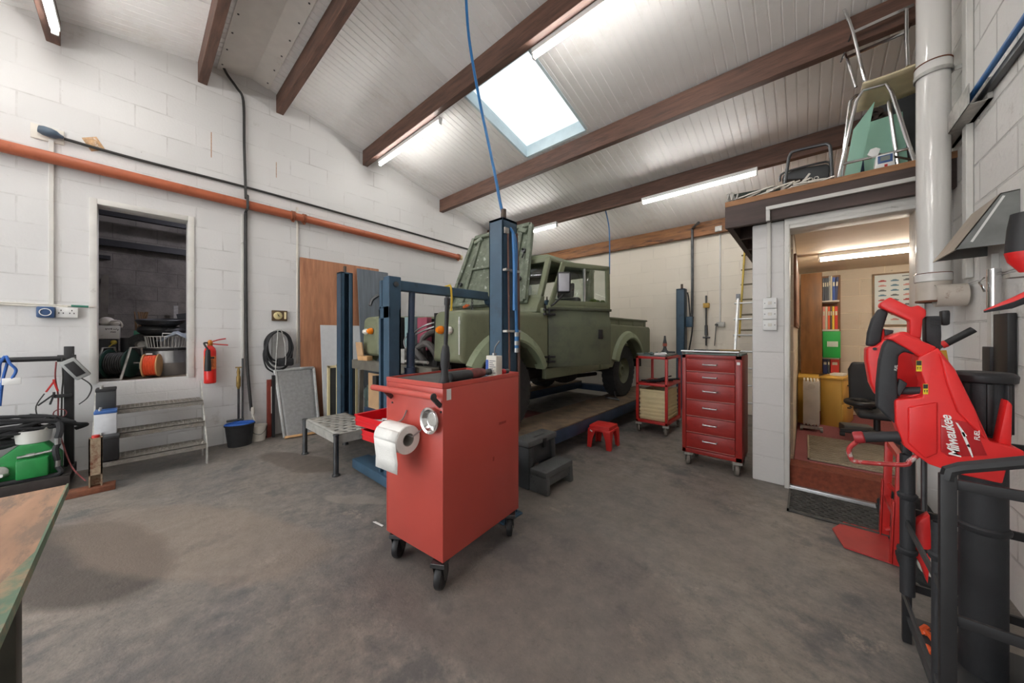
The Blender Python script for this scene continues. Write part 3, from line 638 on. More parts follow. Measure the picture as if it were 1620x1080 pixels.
# ================================================================ FOUR POST LIFT
lf = thing('car_lift', 'dark blue four post car lift carrying the green pickup truck', 'car lift', (2.08, 4.0, 0))
def post(x, y, sx, top=2.09, name='post'):
    b = B(); w, d, t = .135, .15, .012
    b.box(x-w/2, y-d/2, .012, x+w/2, y-d/2+t, top); b.box(x-w/2, y+d/2-t, .012, x+w/2, y+d/2, top)
    xo = x+sx*w/2; b.box(xo, y-d/2, .012, xo-sx*t, y+d/2, top)
    xi = x-sx*w/2
    for s in (-1, 1): b.box(xi, y+s*d/2, .012, xi+sx*t, y+s*(d/2-.045), top)
    b.box(x-w/2, y-d/2, top-.02, x+w/2, y+d/2, top)
    b.box(x-.10, y-.10, 0, x+.10, y+.10, .014)
    p = b.done(name, 'liftblue', lf, bev=.003, seg=1)
    B().cyl((x+.005, y, top), (x+.005, y, top+.085), .019, 12).done('lifting_screw', mat('screwbrown', (84, 72, 64), .5, .5), p); return p
pn = post(3.52, 1.735, 1); post(.64, 1.80, -1); post(3.50, 6.35, 1); post(.62, 6.33, -1)
b = B(); b.box(.71, 1.67, .135, 3.45, 1.83, .25); b.box(.70, 6.27, .135, 3.43, 6.43, .25); b.done('crossbeam', 'liftrail', lf, bev=.006, split=1)
for x0, x1 in ((2.70, 3.235), (1.02, 1.58)):
    b = B(); b.box(x0, 1.84, .17, x1, 6.26, .305); r = b.done('ramp', 'liftrail', lf, bev=.006)
    b = B(); b.box(x0, 1.84, .305, x1, 6.26, .32); b.done('ramp_surface', 'ramptop', r, bev=.003)
b = B(); b.box(2.74, 1.86, .32, 3.2, 1.90, .40); b.box(1.06, 1.86, .32, 1.5, 1.90, .40); b.done('wheel_stop', 'liftrail', lf, bev=.005, split=1)
b = B(); b.box(1.6, 3.2, .12, 2.68, 3.55, .26); b.done('jacking_beam', mat('beamred', (92, 44, 40), .6, var=.2), lf, bev=.01)
b = B(); b.tube([(2.86, 4.72, .34), (3.05, 4.72, .34), (3.1, 4.66, .335), (2.95, 4.6, .36)], .014, 6); b.tube([(3.02, 4.72, .34), (3.0, 4.72, .44)], .012, 6); b.done('chock_bar', 'darksteel', lf)
# control pipework on the near front post: blue air hose, brown hose, black hose, clips
b = B(); b.tube([(3.60, 1.70, 1.98), (3.605, 1.70, 1.6), (3.605, 1.71, 1.0), (3.6, 1.72, .5)], .007, 6, sub=4); b.tube([(3.6, 1.79, 2.0), (3.61, 1.80, 1.5), (3.61, 1.80, .6)], .010, 8, sub=4); b.done('hydraulic_hose', mat('hosebrown', (92, 62, 52), .5), pn, split=1)
b = B(); b.box(3.588, 1.67, 1.98, 3.60, 1.71, 2.02); b.box(3.588, 1.66, 1.72, 3.62, 1.81, 1.735); b.box(3.588, 1.66, 1.30, 3.625, 1.81, 1.315); b.done('hose_clip', 'galv', pn, split=1)
hz = thing('air_hose', 'long blue air hose hanging from the roof beam down the near lift post', 'hose', (3.62, 1.75, 1.2))
b = B(); pts = [at_y(737, -8, 1.74+.0), at_y(742, 60, 1.74), at_y(757, 150, 1.74), at_y(780, 260, 1.74), at_y(796, 340, 1.74), V((3.625, 1.745, 1.95)), V((3.63, 1.745, 1.7)), V((3.628, 1.75, 1.5)), V((3.625, 1.76, 1.32))]
b.tube(pts, .011, 10, sub=6); b.done('hose', 'hoseblue', hz)
b = B(); b.tube([V((3.63, 1.72, 1.98)), V((3.64, 1.72, 1.78)), V((3.636, 1.725, 1.45))], .013, 8, sub=4); b.cyl((3.625, 1.76, 1.32), (3.625, 1.76, 1.16), .016, 10); b.done('hose_tail', 'hoseblue', hz)
b = B()
for z in (1.30, 1.24, 1.19): b.cyl((3.625, 1.76, z), (3.625, 1.76, z-.03), .018, 10)
b.done('coupling', 'steel', hz, split=1)
# back post fittings: motor box and chain
b = B(); b.box(3.58, 6.30, 1.42, 3.68, 6.40, 1.60); b.done('control_box', 'liftblue', lf, bev=.01)
b = B(); b.tube([(3.60, 6.33, 2.02), (3.62, 6.33, 1.9), (3.64, 6.33, 1.6)], .012, 6, sub=4); b.tube([(3.68, 6.36, 1.6), (3.66, 6.36, 1.3), (3.6, 6.36, .9), (3.585, 6.36, .6)], .014, 6, sub=4); b.done('cable', 'cable', lf)
# ================================================================ ENGINE CRANE
cr = thing('engine_crane', 'dark blue engine crane with its boom over the open engine bay', 'engine crane', (2.5, 1.45, 0))
b = B(); b.box(2.43, 1.36, .1, 2.455, 1.47, 1.50); b.box(2.51, 1.36, .1, 2.60, 1.47, 1.765); b.box(2.43, 1.36, 1.42, 2.60, 1.375, 1.52); b.box(2.44, 1.36, 1.5, 2.475, 1.47, 1.74); b.box(2.49, 1.36, 1.5, 2.515, 1.47, 1.74); b.box(2.44, 1.45, .1, 2.60, 1.47, 1.5); b.done('mast', 'liftblue', cr, bev=.004, seg=1)
b = B(); b.box(2.52, 1.47, 1.655, 2.59, 2.5, 1.74); b.prism([(2.53, 2.46, 1.74), (2.53, 2.58, 1.66), (2.53, 2.58, 1.58), (2.53, 2.5, 1.62)], (.05, 0, 0)); b.done('boom', 'liftblue', cr, bev=.005, seg=1)
b = B(); b.cyl((2.555, 1.585, .95), (2.555, 1.59, 1.3), .036, 16); b.cyl((2.555, 1.59, 1.3), (2.555, 1.60, 1.66), .028, 12); b.cyl((2.555, 1.58, 1.0), (2.555, 1.58, .88), .05, 14); b.bar((2.555, 1.47, .93), (2.555, 1.6, .93), .05, .04); b.done('hydraulic_ram', 'liftrail', cr)
b = B(); b.cyl((2.42, 1.42, 1.70), (2.44, 1.42, 1.70), .045, 18); b.tube([(2.43, 1.36, 1.62), (2.40, 1.32, 1.58), (2.40, 1.30, 1.53)], .014, 6, sub=3); b.cyl((2.60, 1.42, 1.70), (2.615, 1.42, 1.70), .022, 8); b.done('pivot_bolt', 'darksteel', cr)
b = B(); b.box(1.95, 1.34, .04, 2.72, 1.50, .125); b.box(2.0, 1.50, .05, 2.07, 2.9, .12); b.box(2.6, 1.50, .05, 2.66, 2.9, .12); b.done('base', 'liftblue', cr, bev=.008)
b = B()
for x, y in ((2.0, 1.42), (2.68, 1.42), (2.035, 2.84), (2.63, 2.84)): b.cyl((x-.02, y, .02), (x+.02, y, .02), .02, 14)
b.done('castor', 'black', cr, split=1)
b = B()
for i in range(9): b.tube([V((2.555, 2.3, 1.63-.03*i))+V(((.012 if i % 2 else 0)*math.cos(a), (0 if i % 2 else .012)*math.cos(a), .02*math.sin(a))) for a in [2*PI*k/8 for k in range(8)]], .004, 5, True)
b.tube([(2.555, 2.3, 1.36), (2.58, 2.3, 1.33), (2.555, 2.3, 1.3), (2.53, 2.3, 1.33)], .007, 6, sub=4); b.done('chain_hook', 'darksteel', cr)
b = B(); b.tube([(2.515, 1.98, 1.745), (2.555, 1.985, 1.75), (2.598, 1.99, 1.745), (2.6, 2.0, 1.6), (2.585, 2.0, 1.45)], .01, 6, sub=3); solo(b, 'lashing_strap', mat('strapyellow', (214, 176, 56), .7), 'yellow strap looped over the boom of the engine crane', 'strap')
# ================================================================ RED ROLL CABINET IN THE FOREGROUND
RC = (3.533, 1.303); RZ = math.radians(5.5)
cab = thing('roll_cabinet', 'tall pinkish red roll cabinet standing in the middle foreground, drawers half open', 'tool cabinet', (RC[0], RC[1], 0), RZ)
W, LN, Z0, Z1 = .237, .327, .154, 1.035
b = B(); b.box(-W+.012, -LN, Z0, W, LN, Z1-.02); b.box(-W, -LN, Z0, -W+.012, -LN+.02, Z1-.02); b.box(-W, LN-.02, Z0, -W+.012, LN, Z1-.02)
body = b.done('body', 'cabred', cab, bev=.004, loc=True)
b = B(); t = .006
b.box(-W, -LN, Z1-.02, W, -LN+t, Z1+.006); b.box(-W, LN-t, Z1-.02, W, LN, Z1+.006); b.box(W-t, -LN, Z1-.02, W, LN, Z1+.006); b.box(-W, -LN, Z1-.02, -W+t, LN, Z1+.006)
b.done('top_rim', 'cabred', body, bev=.0015, seg=1, loc=True)
b = B(); b.box(-W+t, -LN+t, Z1-.02, W-t, LN-t, Z1-.006); b.done('rubber_mat', mat('topmat', (74, 74, 72), .7, var=.2), body, loc=True)
b = B(); zs = [.70, .61, .52, .43, .34, .25, .16]
for z in (.80, .88, .95, .37, .27, .18): b.box(-W-.008, -LN+.02, z, -W+.0, LN-.02, z+.065)
b.done('drawer_front', 'drawerred', body, bev=.003, loc=True, split=1)
def drawer(z, h, ext):
    b = B(); x0 = -W-ext; y0, y1 = -LN+.03, LN-.03; t = .004
    b.box(x0, y0, z, x0+.012, y1, z+h); b.box(x0, y0, z, -W+.1, y0+t, z+h*.95); b.box(x0, y1-t, z, -W+.1, y1, z+h*.95); b.box(x0, y0, z, -W+.1, y1, z+t)
    b.box(x0-.012, y0, z+h-.012, x0+.002, y1, z+h); b.box(x0, y0-.006, z+h*.45, -W+.05, y0, z+h*.55)
    d = b.done('drawer', 'drawerred', cab, bev=.0015, seg=1, loc=True)
    b = B()
    for i in range(7): b.cyl((x0+.06+.03*(i % 3), y0+.08+.06*i, z+.02), (x0+.15+.02*(i % 3), y0+.11+.06*i, z+.025), .010, 8)
    b.done('spanner', 'steel', d, loc=True, split=1)
drawer(.695, .07, .39); drawer(.615, .066, .31); drawer(.50, .08, .06)
b = B(); b.tube([(-W-.035, -LN-.062, .985), (W+.0, -LN-.062, .985)], .0165, 14); hd = b.done('push_handle', 'cabred', cab, loc=True)
b = B()
for x in (-W+.06, W-.012): b.bar((x, -LN-.062, .985), (x, -LN-.004, .93), .012, .022); b.cyl((x, -LN, .90), (x, -LN-.004, .90), .006, 8)
b.cyl((W, -LN-.062, .985), (W+.006, -LN-.062, .985), .018, 14); b.done('bracket', 'darksteel', hd, loc=True, split=1)
B().box(W, -LN+.025, .955, W+.0015, -LN+.055, 1.01).done('sticker', 'white', body, loc=True)
b = B(); b.box(W, .06, .54, W+.0008, .075, .565); b.box(W, .12, .74, W+.0008, .19, .755); b.done('scratch', mat('scuffred', (150, 50, 44), .5), body, loc=True)
def castor(name, px, py, par, r=.065, w=.034, top=.154, yaw=0, mt='black'):
    b = B(); d = V((math.cos(yaw), math.sin(yaw), 0)); p = V((px, py, r))
    b.lathe([(0, -w/2), (r*.55, -w/2), (r*.62, -w/2-.003), (r*.94, -w/2), (r, -w/4), (r, w/4), (r*.94, w/2), (r*.62, w/2+.003), (r*.55, w/2), (0, w/2)], p, d, 24)
    wh = b.done(name, mt, par, loc=True)
    b = B(); f = d.cross(V((0, 0, 1)))
    for s in (-1, 1): b.prism([p+d*s*(w/2+.008)+f*.014+V((0, 0, -.018)), p+d*s*(w/2+.008)-f*.014+V((0, 0, -.018)), V((px, py, top-.02))+d*s*(w/2+.008)-f*.04+f*.02, V((px, py, top-.02))+d*s*(w/2+.008)+f*.05], d*s*.003)
    b.obox((px+f.x*.015, py+f.y*.015, top-.014), (.075, .075, .022), (0, 0, yaw)); b.cyl(p-d*(w/2+.012), p+d*(w/2+.012), .007, 8)
    b.done('castor_fork', 'darksteel' if mt == 'black' else 'galv', wh, bev=.0015, seg=1, loc=True)
castor('castor', -W+.05, -LN+.05, cab, yaw=.5); castor('castor', W-.045, -LN+.03, cab, yaw=.45); castor('castor', W-.03, LN-.06, cab, yaw=.6); castor('castor', -W+.05, LN-.06, cab, yaw=.3)
M_ = ROOT[cab.name]
# paper roll hung on the cabinet end
pr_ = thing('paper_towel_roll', 'white paper towel roll hanging on the end of the red roll cabinet', 'paper roll', M_ @ V((-.030, -LN-.08, .755)), RZ)
b = B(); R0, R1, xa, xb = .072, .033, -.085, .105
b.lathe([(R1, xa), (R0-.004, xa), (R0, xa+.004), (R0, xb-.004), (R0-.004, xb), (R1, xb), (R1, xa)], (0, 0, 0), (1, 0, 0), 40); b.done('roll', 'paper', pr_, loc=True)
b = B(); b.grid([[(x, -R0-.002+dy, z) for x in (xa+.002, -.02, .05, xb-.002)] for z, dy in ((.0, 0), (-.04, .004), (-.10, .012), (-.155, .010))]); b.grid([[(x, -R0*math.cos(a)-.002, R0*math.sin(a)) for x in (xa+.002, xb-.002)] for a in [i*PI/20 for i in range(6)]]); b.done('loose_sheet', 'paper', pr_, loc=True, thick=.001)
b = B(); b.lathe([(R1, xa+.001), (R1-.003, xa+.001), (R1-.003, xb-.001), (R1, xb-.001)], (0, 0, 0), (1, 0, 0), 30); b.done('cardboard_core', mat('coregrey', (150, 146, 140), .9), pr_, loc=True)
b = B(); b.tube([(xa-.01, 0, R1-.012), (xb+.03, 0, R1-.012)], .004, 8); b.tube([(-.01, .074, .12), (-.03, .06, .07), (-.06, .03, .05), (xa-.01, 0, R1-.012)], .004, 6, sub=4); b.tube([(xb+.03, 0, R1-.012), (xb+.035, .04, .04), (xb+.03, .076, .06)], .004, 6, sub=4); b.done('wire_hanger', 'steel', pr_, loc=True)
# magnetic dish
md = thing('magnetic_parts_dish', 'round polished steel parts dish stuck to the end of the red roll cabinet', 'dish', M_ @ V((W-.066, -LN, .855)), RZ)
B().lathe([(0, .012), (.038, .012), (.042, .010), (.046, .014), (.055, .030), (.066, .034), (.067, .030), (.057, .022), (.05, .002), (0, .001)], (0, 0, 0), (0, -1, 0), 40).done('bowl', 'chrome', md, loc=True)
B().lathe([(.034, .0125), (.03, .0145), (.022, .0145), (0, .0135)], (0, 0, 0), (0, -1, 0), 32).done('magnet_cover', 'galv', md, loc=True)
# things on top of the roll cabinet
TZ = Z1-.005
wd = thing('inspection_lamp', 'slim black inspection lamp standing upright on the red roll cabinet', 'lamp', M_ @ V((W-.055, -LN+.06, TZ)), RZ)
b = B(); b.lathe([(.0, 0), (.026, 0), (.028, .01), (.022, .03), (.018, .07), (.024, .10), (.024, .15), (.018, .19), (.012, .20), (0, .2)], (0, 0, 0), (.02, .03, 1), 16); b.done('grip', 'toolblack', wd, loc=True)
b = B(); b.lathe([(.012, .19), (.011, .2), (.011, .40), (.015, .41), (.015, .44), (.008, .45), (0, .45)], (0, 0, 0), (.02, .03, 1), 12); b.done('light_wand', 'black', wd, loc=True)
rt = thing('cordless_ratchet', 'black and dull red cordless ratchet lying on top of the red roll cabinet', 'power tool', M_ @ V((W-.06, -.02, TZ)), RZ)
b = B(); b.lathe([(0, -.20), (.024, -.2), (.027, -.18), (.026, -.06), (.022, -.04), (0, -.04)], (0, 0, .028), (.0, 1, 0), 14); b.done('battery_grip', 'toolblack', rt, loc=True)
b = B(); b.lathe([(.022, -.05), (.028, -.03), (.03, .02), (.024, .06), (.018, .07), (0, .07)], (0, 0, .03), (0, 1, 0), 14); b.done('motor_housing', mat('dullred', (112, 52, 50), .5, var=.3, scale=30), rt, loc=True)
b = B(); b.lathe([(.016, .065), (.014, .10), (.019, .105), (.019, .135), (0, .14)], (0, 0, .028), (0, 1, 0), 12); b.done('ratchet_head', 'darksteel', rt, loc=True)
cn = thing('cleaner_can', 'white tin with blue stripe at the far end of the roll cabinet', 'tin', M_ @ V((W-.05, .135, TZ)), RZ)
b = B(); b.box(-.04, -.03, 0, .04, .03, .125); b.done('tin_body', 'offwhite', cn, bev=.004, loc=True)
b = B(); b.box(-.041, -.031, .004, -.02, -.028, .1); b.done('blue_band', mat('tinblue', (52, 84, 160), .4), cn, loc=True)
b = B()
for i in range(7): b.box(-.012, -.0312, .02+i*.012, .034-.01*(i % 3), -.030, .025+i*.012)
b.done('printed_text', mat('inkgrey', (120, 120, 124), .6), cn, loc=True)
b = B(); b.cyl((.0, 0, .125), (0, 0, .14), .014, 12); b.tube([(0, 0, .14), (.01, 0, .18), (.035, .01, .215)], .004, 6, sub=3); b.done('spout', 'steel', cn, loc=True)
sk = thing('socket_adapter', 'small red and grey socket beside the white tin on the roll cabinet', 'socket', M_ @ V((W-.05, .225, TZ)), RZ)
b = B(); b.cyl((0, -.02, .018), (0, .01, .018), .018, 14); b.done('collar', 'drawerred', sk, loc=True)
b = B(); b.cyl((0, .01, .018), (0, .05, .018), .014, 12); b.done('socket_body', 'darksteel', sk, loc=True)
p_ = at_z(598, 829); b = B(); b.prism([(p_.x-.05, p_.y-.012, .001), (p_.x+.05, p_.y+.004, .001), (p_.x+.045, p_.y+.016, .001), (p_.x-.04, p_.y+.004, .001)], (0, 0, .003)); solo(b, 'paper_scrap', 'paper', 'thin white paper scrap on the floor left of the red roll cabinet', 'paper')
# ================================================================ GREY STEP TOOLBOX, RED STOOL
st = thing('step_toolbox', 'grey plastic step stool toolbox beside the near lift ramp', 'step stool', (3.42, 2.34, 0))
b = B()
b.prism([(3.265, 2.14, 0), (3.265, 2.19, 0), (3.265, 2.22, .345), (3.265, 2.14, .345)], (.165, 0, 0)); b.prism([(3.265, 2.50, 0), (3.265, 2.55, 0), (3.265, 2.53, .345), (3.265, 2.46, .345)], (.165, 0, 0)); b.box(3.27, 2.18, .18, 3.41, 2.5, .35)
b.done('toolbox', 'darkplast', st, bev=.01)
b = B(); b.box(3.262, 2.13, .35, 3.435, 2.545, .40); b.box(3.30, 2.26, .395, 3.39, 2.42, .412); ld = b.done('lid', 'greyplast', st, bev=.012)
b = B(); b.box(3.432, 2.33, .31, 3.446, 2.375, .385); b.done('latch', 'black', ld, bev=.003)
b = B(); b.box(3.43, 2.15, .135, 3.60, 2.55, .185)
b.prism([(3.43, 2.15, 0), (3.61, 2.15, 0), (3.60, 2.15, .14), (3.43, 2.15, .14)], (0, .05, 0)); b.prism([(3.43, 2.50, 0), (3.61, 2.50, 0), (3.60, 2.50, .14), (3.43, 2.50, .14)], (0, .05, 0)); b.box(3.56, 2.2, .06, 3.59, 2.5, .135); b.done('step', 'greyplast', st, bev=.01)
so = thing('plastic_stool', 'small red plastic stool on the floor beside the lift ramp', 'stool', (3.383, 3.585, 0), math.radians(3))
b = B(); b.box(-.12, -.12, .235, .12, .12, .255); b.loft([[(sx*w, sy*w, z) for sx, sy in ((-1,-1),(1,-1),(1,1),(-1,1))] for w, z in ((.128, .19), (.122, .245))], False); b.done('seat', 'plastred', so, bev=.012, seg=3, loc=True)
for sx in (-1, 1):
    for sy in (-1, 1):
        b = B(); b.loft([[(sx*x, sy*y, z) for x, y in ((o, o), (o-w, o), (o-w, o-.018), (o-.018, o-.018), (o-.018, o-w), (o, o-w))] for o, w, z in ((.140, .05, 0), (.137, .06, .10), (.134, .09, .19), (.13, .13, .215))]); b.done('leg', 'plastred', so, bev=.003, loc=True)
B().obox((-.09, -.137, .19), (.03, .003, .012), (0, .5, 0)).done('sticker', 'white', so, loc=True)
# ================================================================ RED CHEST OF DRAWERS BY THE PILLAR
tc_ = thing('drawer_chest', 'dark red six drawer metal chest on castors beside the white pillar', 'tool chest', (4.46, 3.8, 0))
X0, X1, Y0, Y1 = 4.215, 4.71, 3.60, 3.99
b = B(); b.box(X0, Y0+.012, .13, X1, Y1, 1.09); b.box(X0, Y0, .13, X0+.035, Y0+.012, 1.09); b.box(X1-.05, Y0, .13, X1, Y0+.012, 1.09); b.box(X0, Y0, 1.055, X1, Y0+.012, 1.09); b.box(X0, Y0, .13, X1, Y0+.012, .17)
bd = b.done('body', 'chestred', tc_, bev=.003)
B().box(X0+.004, Y0+.004, 1.09, X1-.004, Y1-.004, 1.105).done('worktop', 'greengrey', tc_, bev=.003)
zz = [1.05, .915, .79, .615, .455, .305, .178]
zz = [1.05, .925, .81, .65, .49, .33, .178]
for a, c in zip(zz, zz[1:]):
    b = B(); b.box(X0+.039, Y0-.004, c+.004, X1-.054, Y0+.012, a-.004); d = b.done('drawer', 'chestred', tc_, bev=.003)
    b = B(); zc = (a*.62+c*.38); b.tube([(4.40, Y0-.004, zc), (4.40, Y0-.028, zc-.004), (4.515, Y0-.028, zc-.004), (4.515, Y0-.004, zc)], .006, 8); b.done('handle', 'alu', d)
    B().box(X0+.039, Y0-.006, c+.004, X1-.054, Y0-.003, c+.009).done('drawer_lip', mat('liplight', (170, 120, 112), .4), d)
b = B(); b.tube([(X0, Y0-.03, 1.125), (X1-.02, Y0-.03, 1.125)], .009, 10); b.bar((X0+.01, Y0-.03, 1.125), (X0+.01, Y0+.01, 1.085), .012, .01); b.bar((X1-.03, Y0-.03, 1.125), (X1-.03, Y0+.01, 1.085), .012, .01); b.done('push_rail', 'alu', tc_)
b = B(); b.box(X1-.04, Y0-.002, 1.01, X1-.015, Y0-.0, 1.035); b.done('label_plate', 'white', tc_)
b = B(); b.obox((4.40, 3.75, 1.125), (.22, .12, .02), (0, 0, .2)); b.tube([(4.30, 3.7, 1.12), (4.38, 3.66, 1.135), (4.5, 3.68, 1.12), (4.6, 3.75, 1.12)], .008, 6, sub=4)
b.done("oily_rag", "cable", None, label='dark rag and cable lying on the red drawer chest', cat='rag', bev=.004)
for x, y in ((X0+.04, Y0+.05), (X1-.05, Y0+.04), (X0+.05, Y1-.05), (X1-.05, Y1-.05)):
    castor('castor', x-4.46, y-3.8, tc_, r=.055, w=.03, top=.13, yaw=.35, mt=mat('greywheel', (120, 112, 104), .7))
sp = thing('plastic_basin', 'straw coloured shallow tray standing behind the push rail of the drawer chest', 'tray', (4.56, 3.88, 1.105))
b = B(); b.lathe([(0, 0), (.09, 0), (.11, .03), (.105, .03), (.085, .006), (0, .006)], (4.56, 3.86, 1.105), seg=28); b.done('tray', mat('straw', (176, 150, 110), .8), sp)
# ================================================================ RED FRAME TROLLEY WITH CREAM BOX
ct = thing('frame_trolley', 'red steel frame trolley with open shelves behind the drawer chest', 'trolley', (3.68, 4.7, 0))
x0, x1, y0, y1 = 3.43, 3.83, 4.44, 5.05
b = B(); q = .032
for x in (x0, x1-q):
    for y in (y0, y1-q): b.box(x, y, .13, x+q, y+q, 1.0)
for z in (.13, .62, .97):
    b.box(x0, y0, z, x1, y0+q, z+q); b.box(x0, y1-q, z, x1, y1, z+q); b.box(x0, y0, z, x0+q, y1, z+q); b.box(x1-q, y0, z, x1, y1, z+q)
b.done('frame', 'red', ct, bev=.003)
for z in (.155, .64, .99): B().box(x0+.01, y0+.01, z, x1-.01, y1-.01, z+.008).done('shelf', 'red', ct)
for x, y in ((x0+.03, y0+.03), (x1-.03, y0+.03), (x0+.03, y1-.03), (x1-.03, y1-.03)): castor('castor', x-3.68, y-4.7, ct, r=.055, w=.03, top=.13, yaw=.25, mt=MATS['greywheel'])
bx = thing('storage_crate', 'cream ribbed plastic crate on the bottom shelf of the red trolley', 'crate', (3.63, 4.74, .163))
b = B(); t = .008; X0, X1, Y0, Y1 = 3.47, 3.79, 4.48, 5.0
b.box(X0, Y0, .165, X1, Y1, .172); b.box(X0, Y0, .165, X0+t, Y1, .55); b.box(X1-t, Y0, .165, X1, Y1, .55); b.box(X0, Y0, .165, X1, Y0+t, .55); b.box(X0, Y1-t, .165, X1, Y1, .55)
for z in (.19, .235, .28, .33, .39, .45, .535): b.box(X0-.005, Y0-.007, z, X1+.005, Y0, z+.03); b.box(X1, Y0, z, X1+.007, Y1, z+.03)
b.done('box', 'cream', bx, bev=.002)
# tools on the trolley shelves
b = B()
for i in range(9): a = random.uniform(-.5, .5); c = V((3.56+.02*i, 4.55+.05*i, .665)); d = V((math.cos(a), math.sin(a), random.uniform(0, .15)))*.11; b.cyl(c-d, c+d, .011, 8)
b.tube([(3.55, 4.6, .66), (3.62, 4.5, .69), (3.75, 4.55, .70), (3.8, 4.5, .76)], .012, 6, sub=3); b.bar((3.55, 4.5, .66), (3.80, 4.7, .74), .02, .012)
b.done('air_tools', 'black', None, label='heap of black tools on the middle shelf of the red trolley', cat='tools', kind='stuff')
b = B(); b.box(3.45, 4.48, 1.0, 3.80, 5.0, 1.02)
for i in range(8): c = V((3.47+.035*i, 4.5+.05*(i % 4), 1.03)); b.obox(c, (.09, .03, .02), (0, .1*i, .5*i))
b.done('loose_parts', 'greengrey', None, label='grey tray of loose parts on top of the red trolley', cat='parts', kind='stuff')
rg = solo(B().obox((3.72, 4.5, 1.035), (.13, .06, .03), (0, 0, .2)).sph((3.76, 4.5, 1.04), .05, .03, .02), 'rag', 'white', 'crumpled white rag on the front edge of the red trolley top', 'rag')
bg = thing('suction_oil_gun', 'small grey pump with red collar standing upright on the red trolley', 'pump', (3.645, 4.95, 1.0))
b = B(); b.lathe([(.045, 0), (.045, .035), (.03, .05), (.02, .09), (.026, .11), (.026, .15), (.016, .2), (.012, .25), (0, .25)], (3.645, 4.95, 1.022), seg=14); b.box(3.65, 4.92, 1.03, 3.78, 4.96, 1.055); b.done('pump_body', 'darkplast', bg)
b = B(); b.cyl((3.645, 4.95, 1.125), (3.645, 4.95, 1.165), .029, 14); b.done('collar', mat('oxide', (170, 84, 66), .5), bg)
# ================================================================ LEFT WALL SERVICES
b = B(); b.cyl((.07, -2.2, 2.885), (.07, 1.40, 2.853), .052, 24); dp = thing('drain_pipe', 'orange brown plastic pipe running along the whole left wall', 'pipe', (.07, 1, 2.85)); b.done('pipe_run', 'orangepipe', dp)
b = B(); b.cyl((.07, 1.40, 2.853), (.07, 4.15, 2.80), .047, 24); b.done('pipe_run', 'orangepipe', dp)
for y, z, r in ((1.37, 2.853, .062), (1.50, 2.851, .060), (4.15, 2.80, .058)):
    b = B(); b.lathe([(r-.012, -.025), (r, -.02), (r, -.005), (r-.006, 0), (r, .005), (r, .02), (r-.012, .025)], (.07, y, z), (0, 1, -.015), 24); b.obox((.07, y, z-r-.008), (.02, .03, .02)); b.done('pipe_collar', mat('collarbrown', (140, 76, 48), .5), dp)
b = B(); b.lathe([(.03, 0), (.045, .01), (.047, .04), (.03, .05), (0, .05)], (.07, 4.19, 2.80), (0, 1, 0), 20); b.done('end_cap', 'cream', dp)
pc = thing('wall_cable', 'thick black cable with plug housing running along the left wall above the orange pipe', 'cable', (.02, 1, 3.05))
b = B(); pts = [(.03, -.44, 3.085), (.022, 0, 3.075), (.022, .9, 3.085), (.022, 2.0, 3.07), (.022, 3.2, 3.05), (.022, 4.55, 3.015)]; b.tube(pts, .014, 8, sub=5); b.done('cable_run', 'cable', pc)
b = B(); b.lathe([(0, 0), (.03, .005), (.04, .03), (.042, .07), (.036, .10), (.02, .12), (.014, .14)], (.045, -.58, 3.11), (0, 1, -.16), 20); b.done('plug_housing', mat('slateblue', (72, 88, 104), .35), pc)
B().box(0.0, -.62, 3.03, .012, -.44, 3.16).done('backing_plate', 'offwhite', pc, bev=.003)
b = B(); b.tube([(.05, .64, 4.5), (.04, .70, 4.36), (.03, .80, 4.24), (.022, .862, 4.12), (.022, .87, 3.6), (.03, .88, 3.12), (.022, .885, 2.95)], .014, 8, sub=5); b.tube([(.13, .885, 2.95), (.13, .885, 2.80)], .014, 8); b.tube([(.022, .885, 2.78), (.022, .885, 2.2), (.024, .89, 1.4), (.03, .9, .9), (.05, .93, .42), (.06, .935, .36)], .016, 8, sub=5)
b.tube([(.022, .885, 2.95), (.13, .885, 2.95)], .014, 8); b.tube([(.13, .885, 2.80), (.022, .885, 2.78)], .014, 8)
solo(b, 'roof_cable', 'cable', 'black cable dropping from the roof beam down the left wall', 'cable')
def trunk(label, x0, y0, z0, x1, y1, z1, m='whitepaint', cat='conduit', name='cable_trunking', **k): return solo(B().box(x0, y0, z0, x1, y1, z1), name, m, label, cat, bev=.003, seg=1, **k)
trunk('white painted vertical conduit left of the raised doorway', 0, -.525, 1.52, .02, -.495, 3.05)
trunk('slim grey upright conduit at the left edge of the plywood sheet', 0, 1.425, .9, .022, 1.447, 3.0, 'offwhite')
b = B(); b.cyl((.02, -1.3, 1.545), (.02, -.42, 1.54), .010, 8); hc = solo(b, 'cable_trunking', 'offwhite', 'white horizontal conduit feeding the socket on the left wall', 'conduit')
gs = thing('brush_stick', 'slim pale rod with green sleeve resting on top of the wall socket', 'rod', (.025, -.4, 1.55)); b = B(); b.cyl((.025, -.9, 1.562), (.025, -.27, 1.55), .006, 8); b.done('rod', 'offwhite', gs); b = B(); b.cyl((.025, -.40, 1.5525), (.025, -.30, 1.5505), .010, 10); b.done('green_sleeve', mat('stickgreen', (50, 120, 100), .5), gs)
so_ = thing('wall_socket', 'white double socket with blue plug on the wall left of the raised doorway', 'socket', (.01, -.48, 1.49))
B().box(0, -.485, 1.44, .04, -.36, 1.535).done('face_plate', 'white', so_, bev=.006)
b = B()
for y in (-.455, -.395):
    for dy, dz in ((0, .02), (-.012, -.005), (.012, -.005)): b.box(.04, y+dy-.003, 1.487+dz-.006, .041, y+dy+.003, 1.487+dz+.006)
b.done('socket_holes', 'black', so_, kind='stuff')
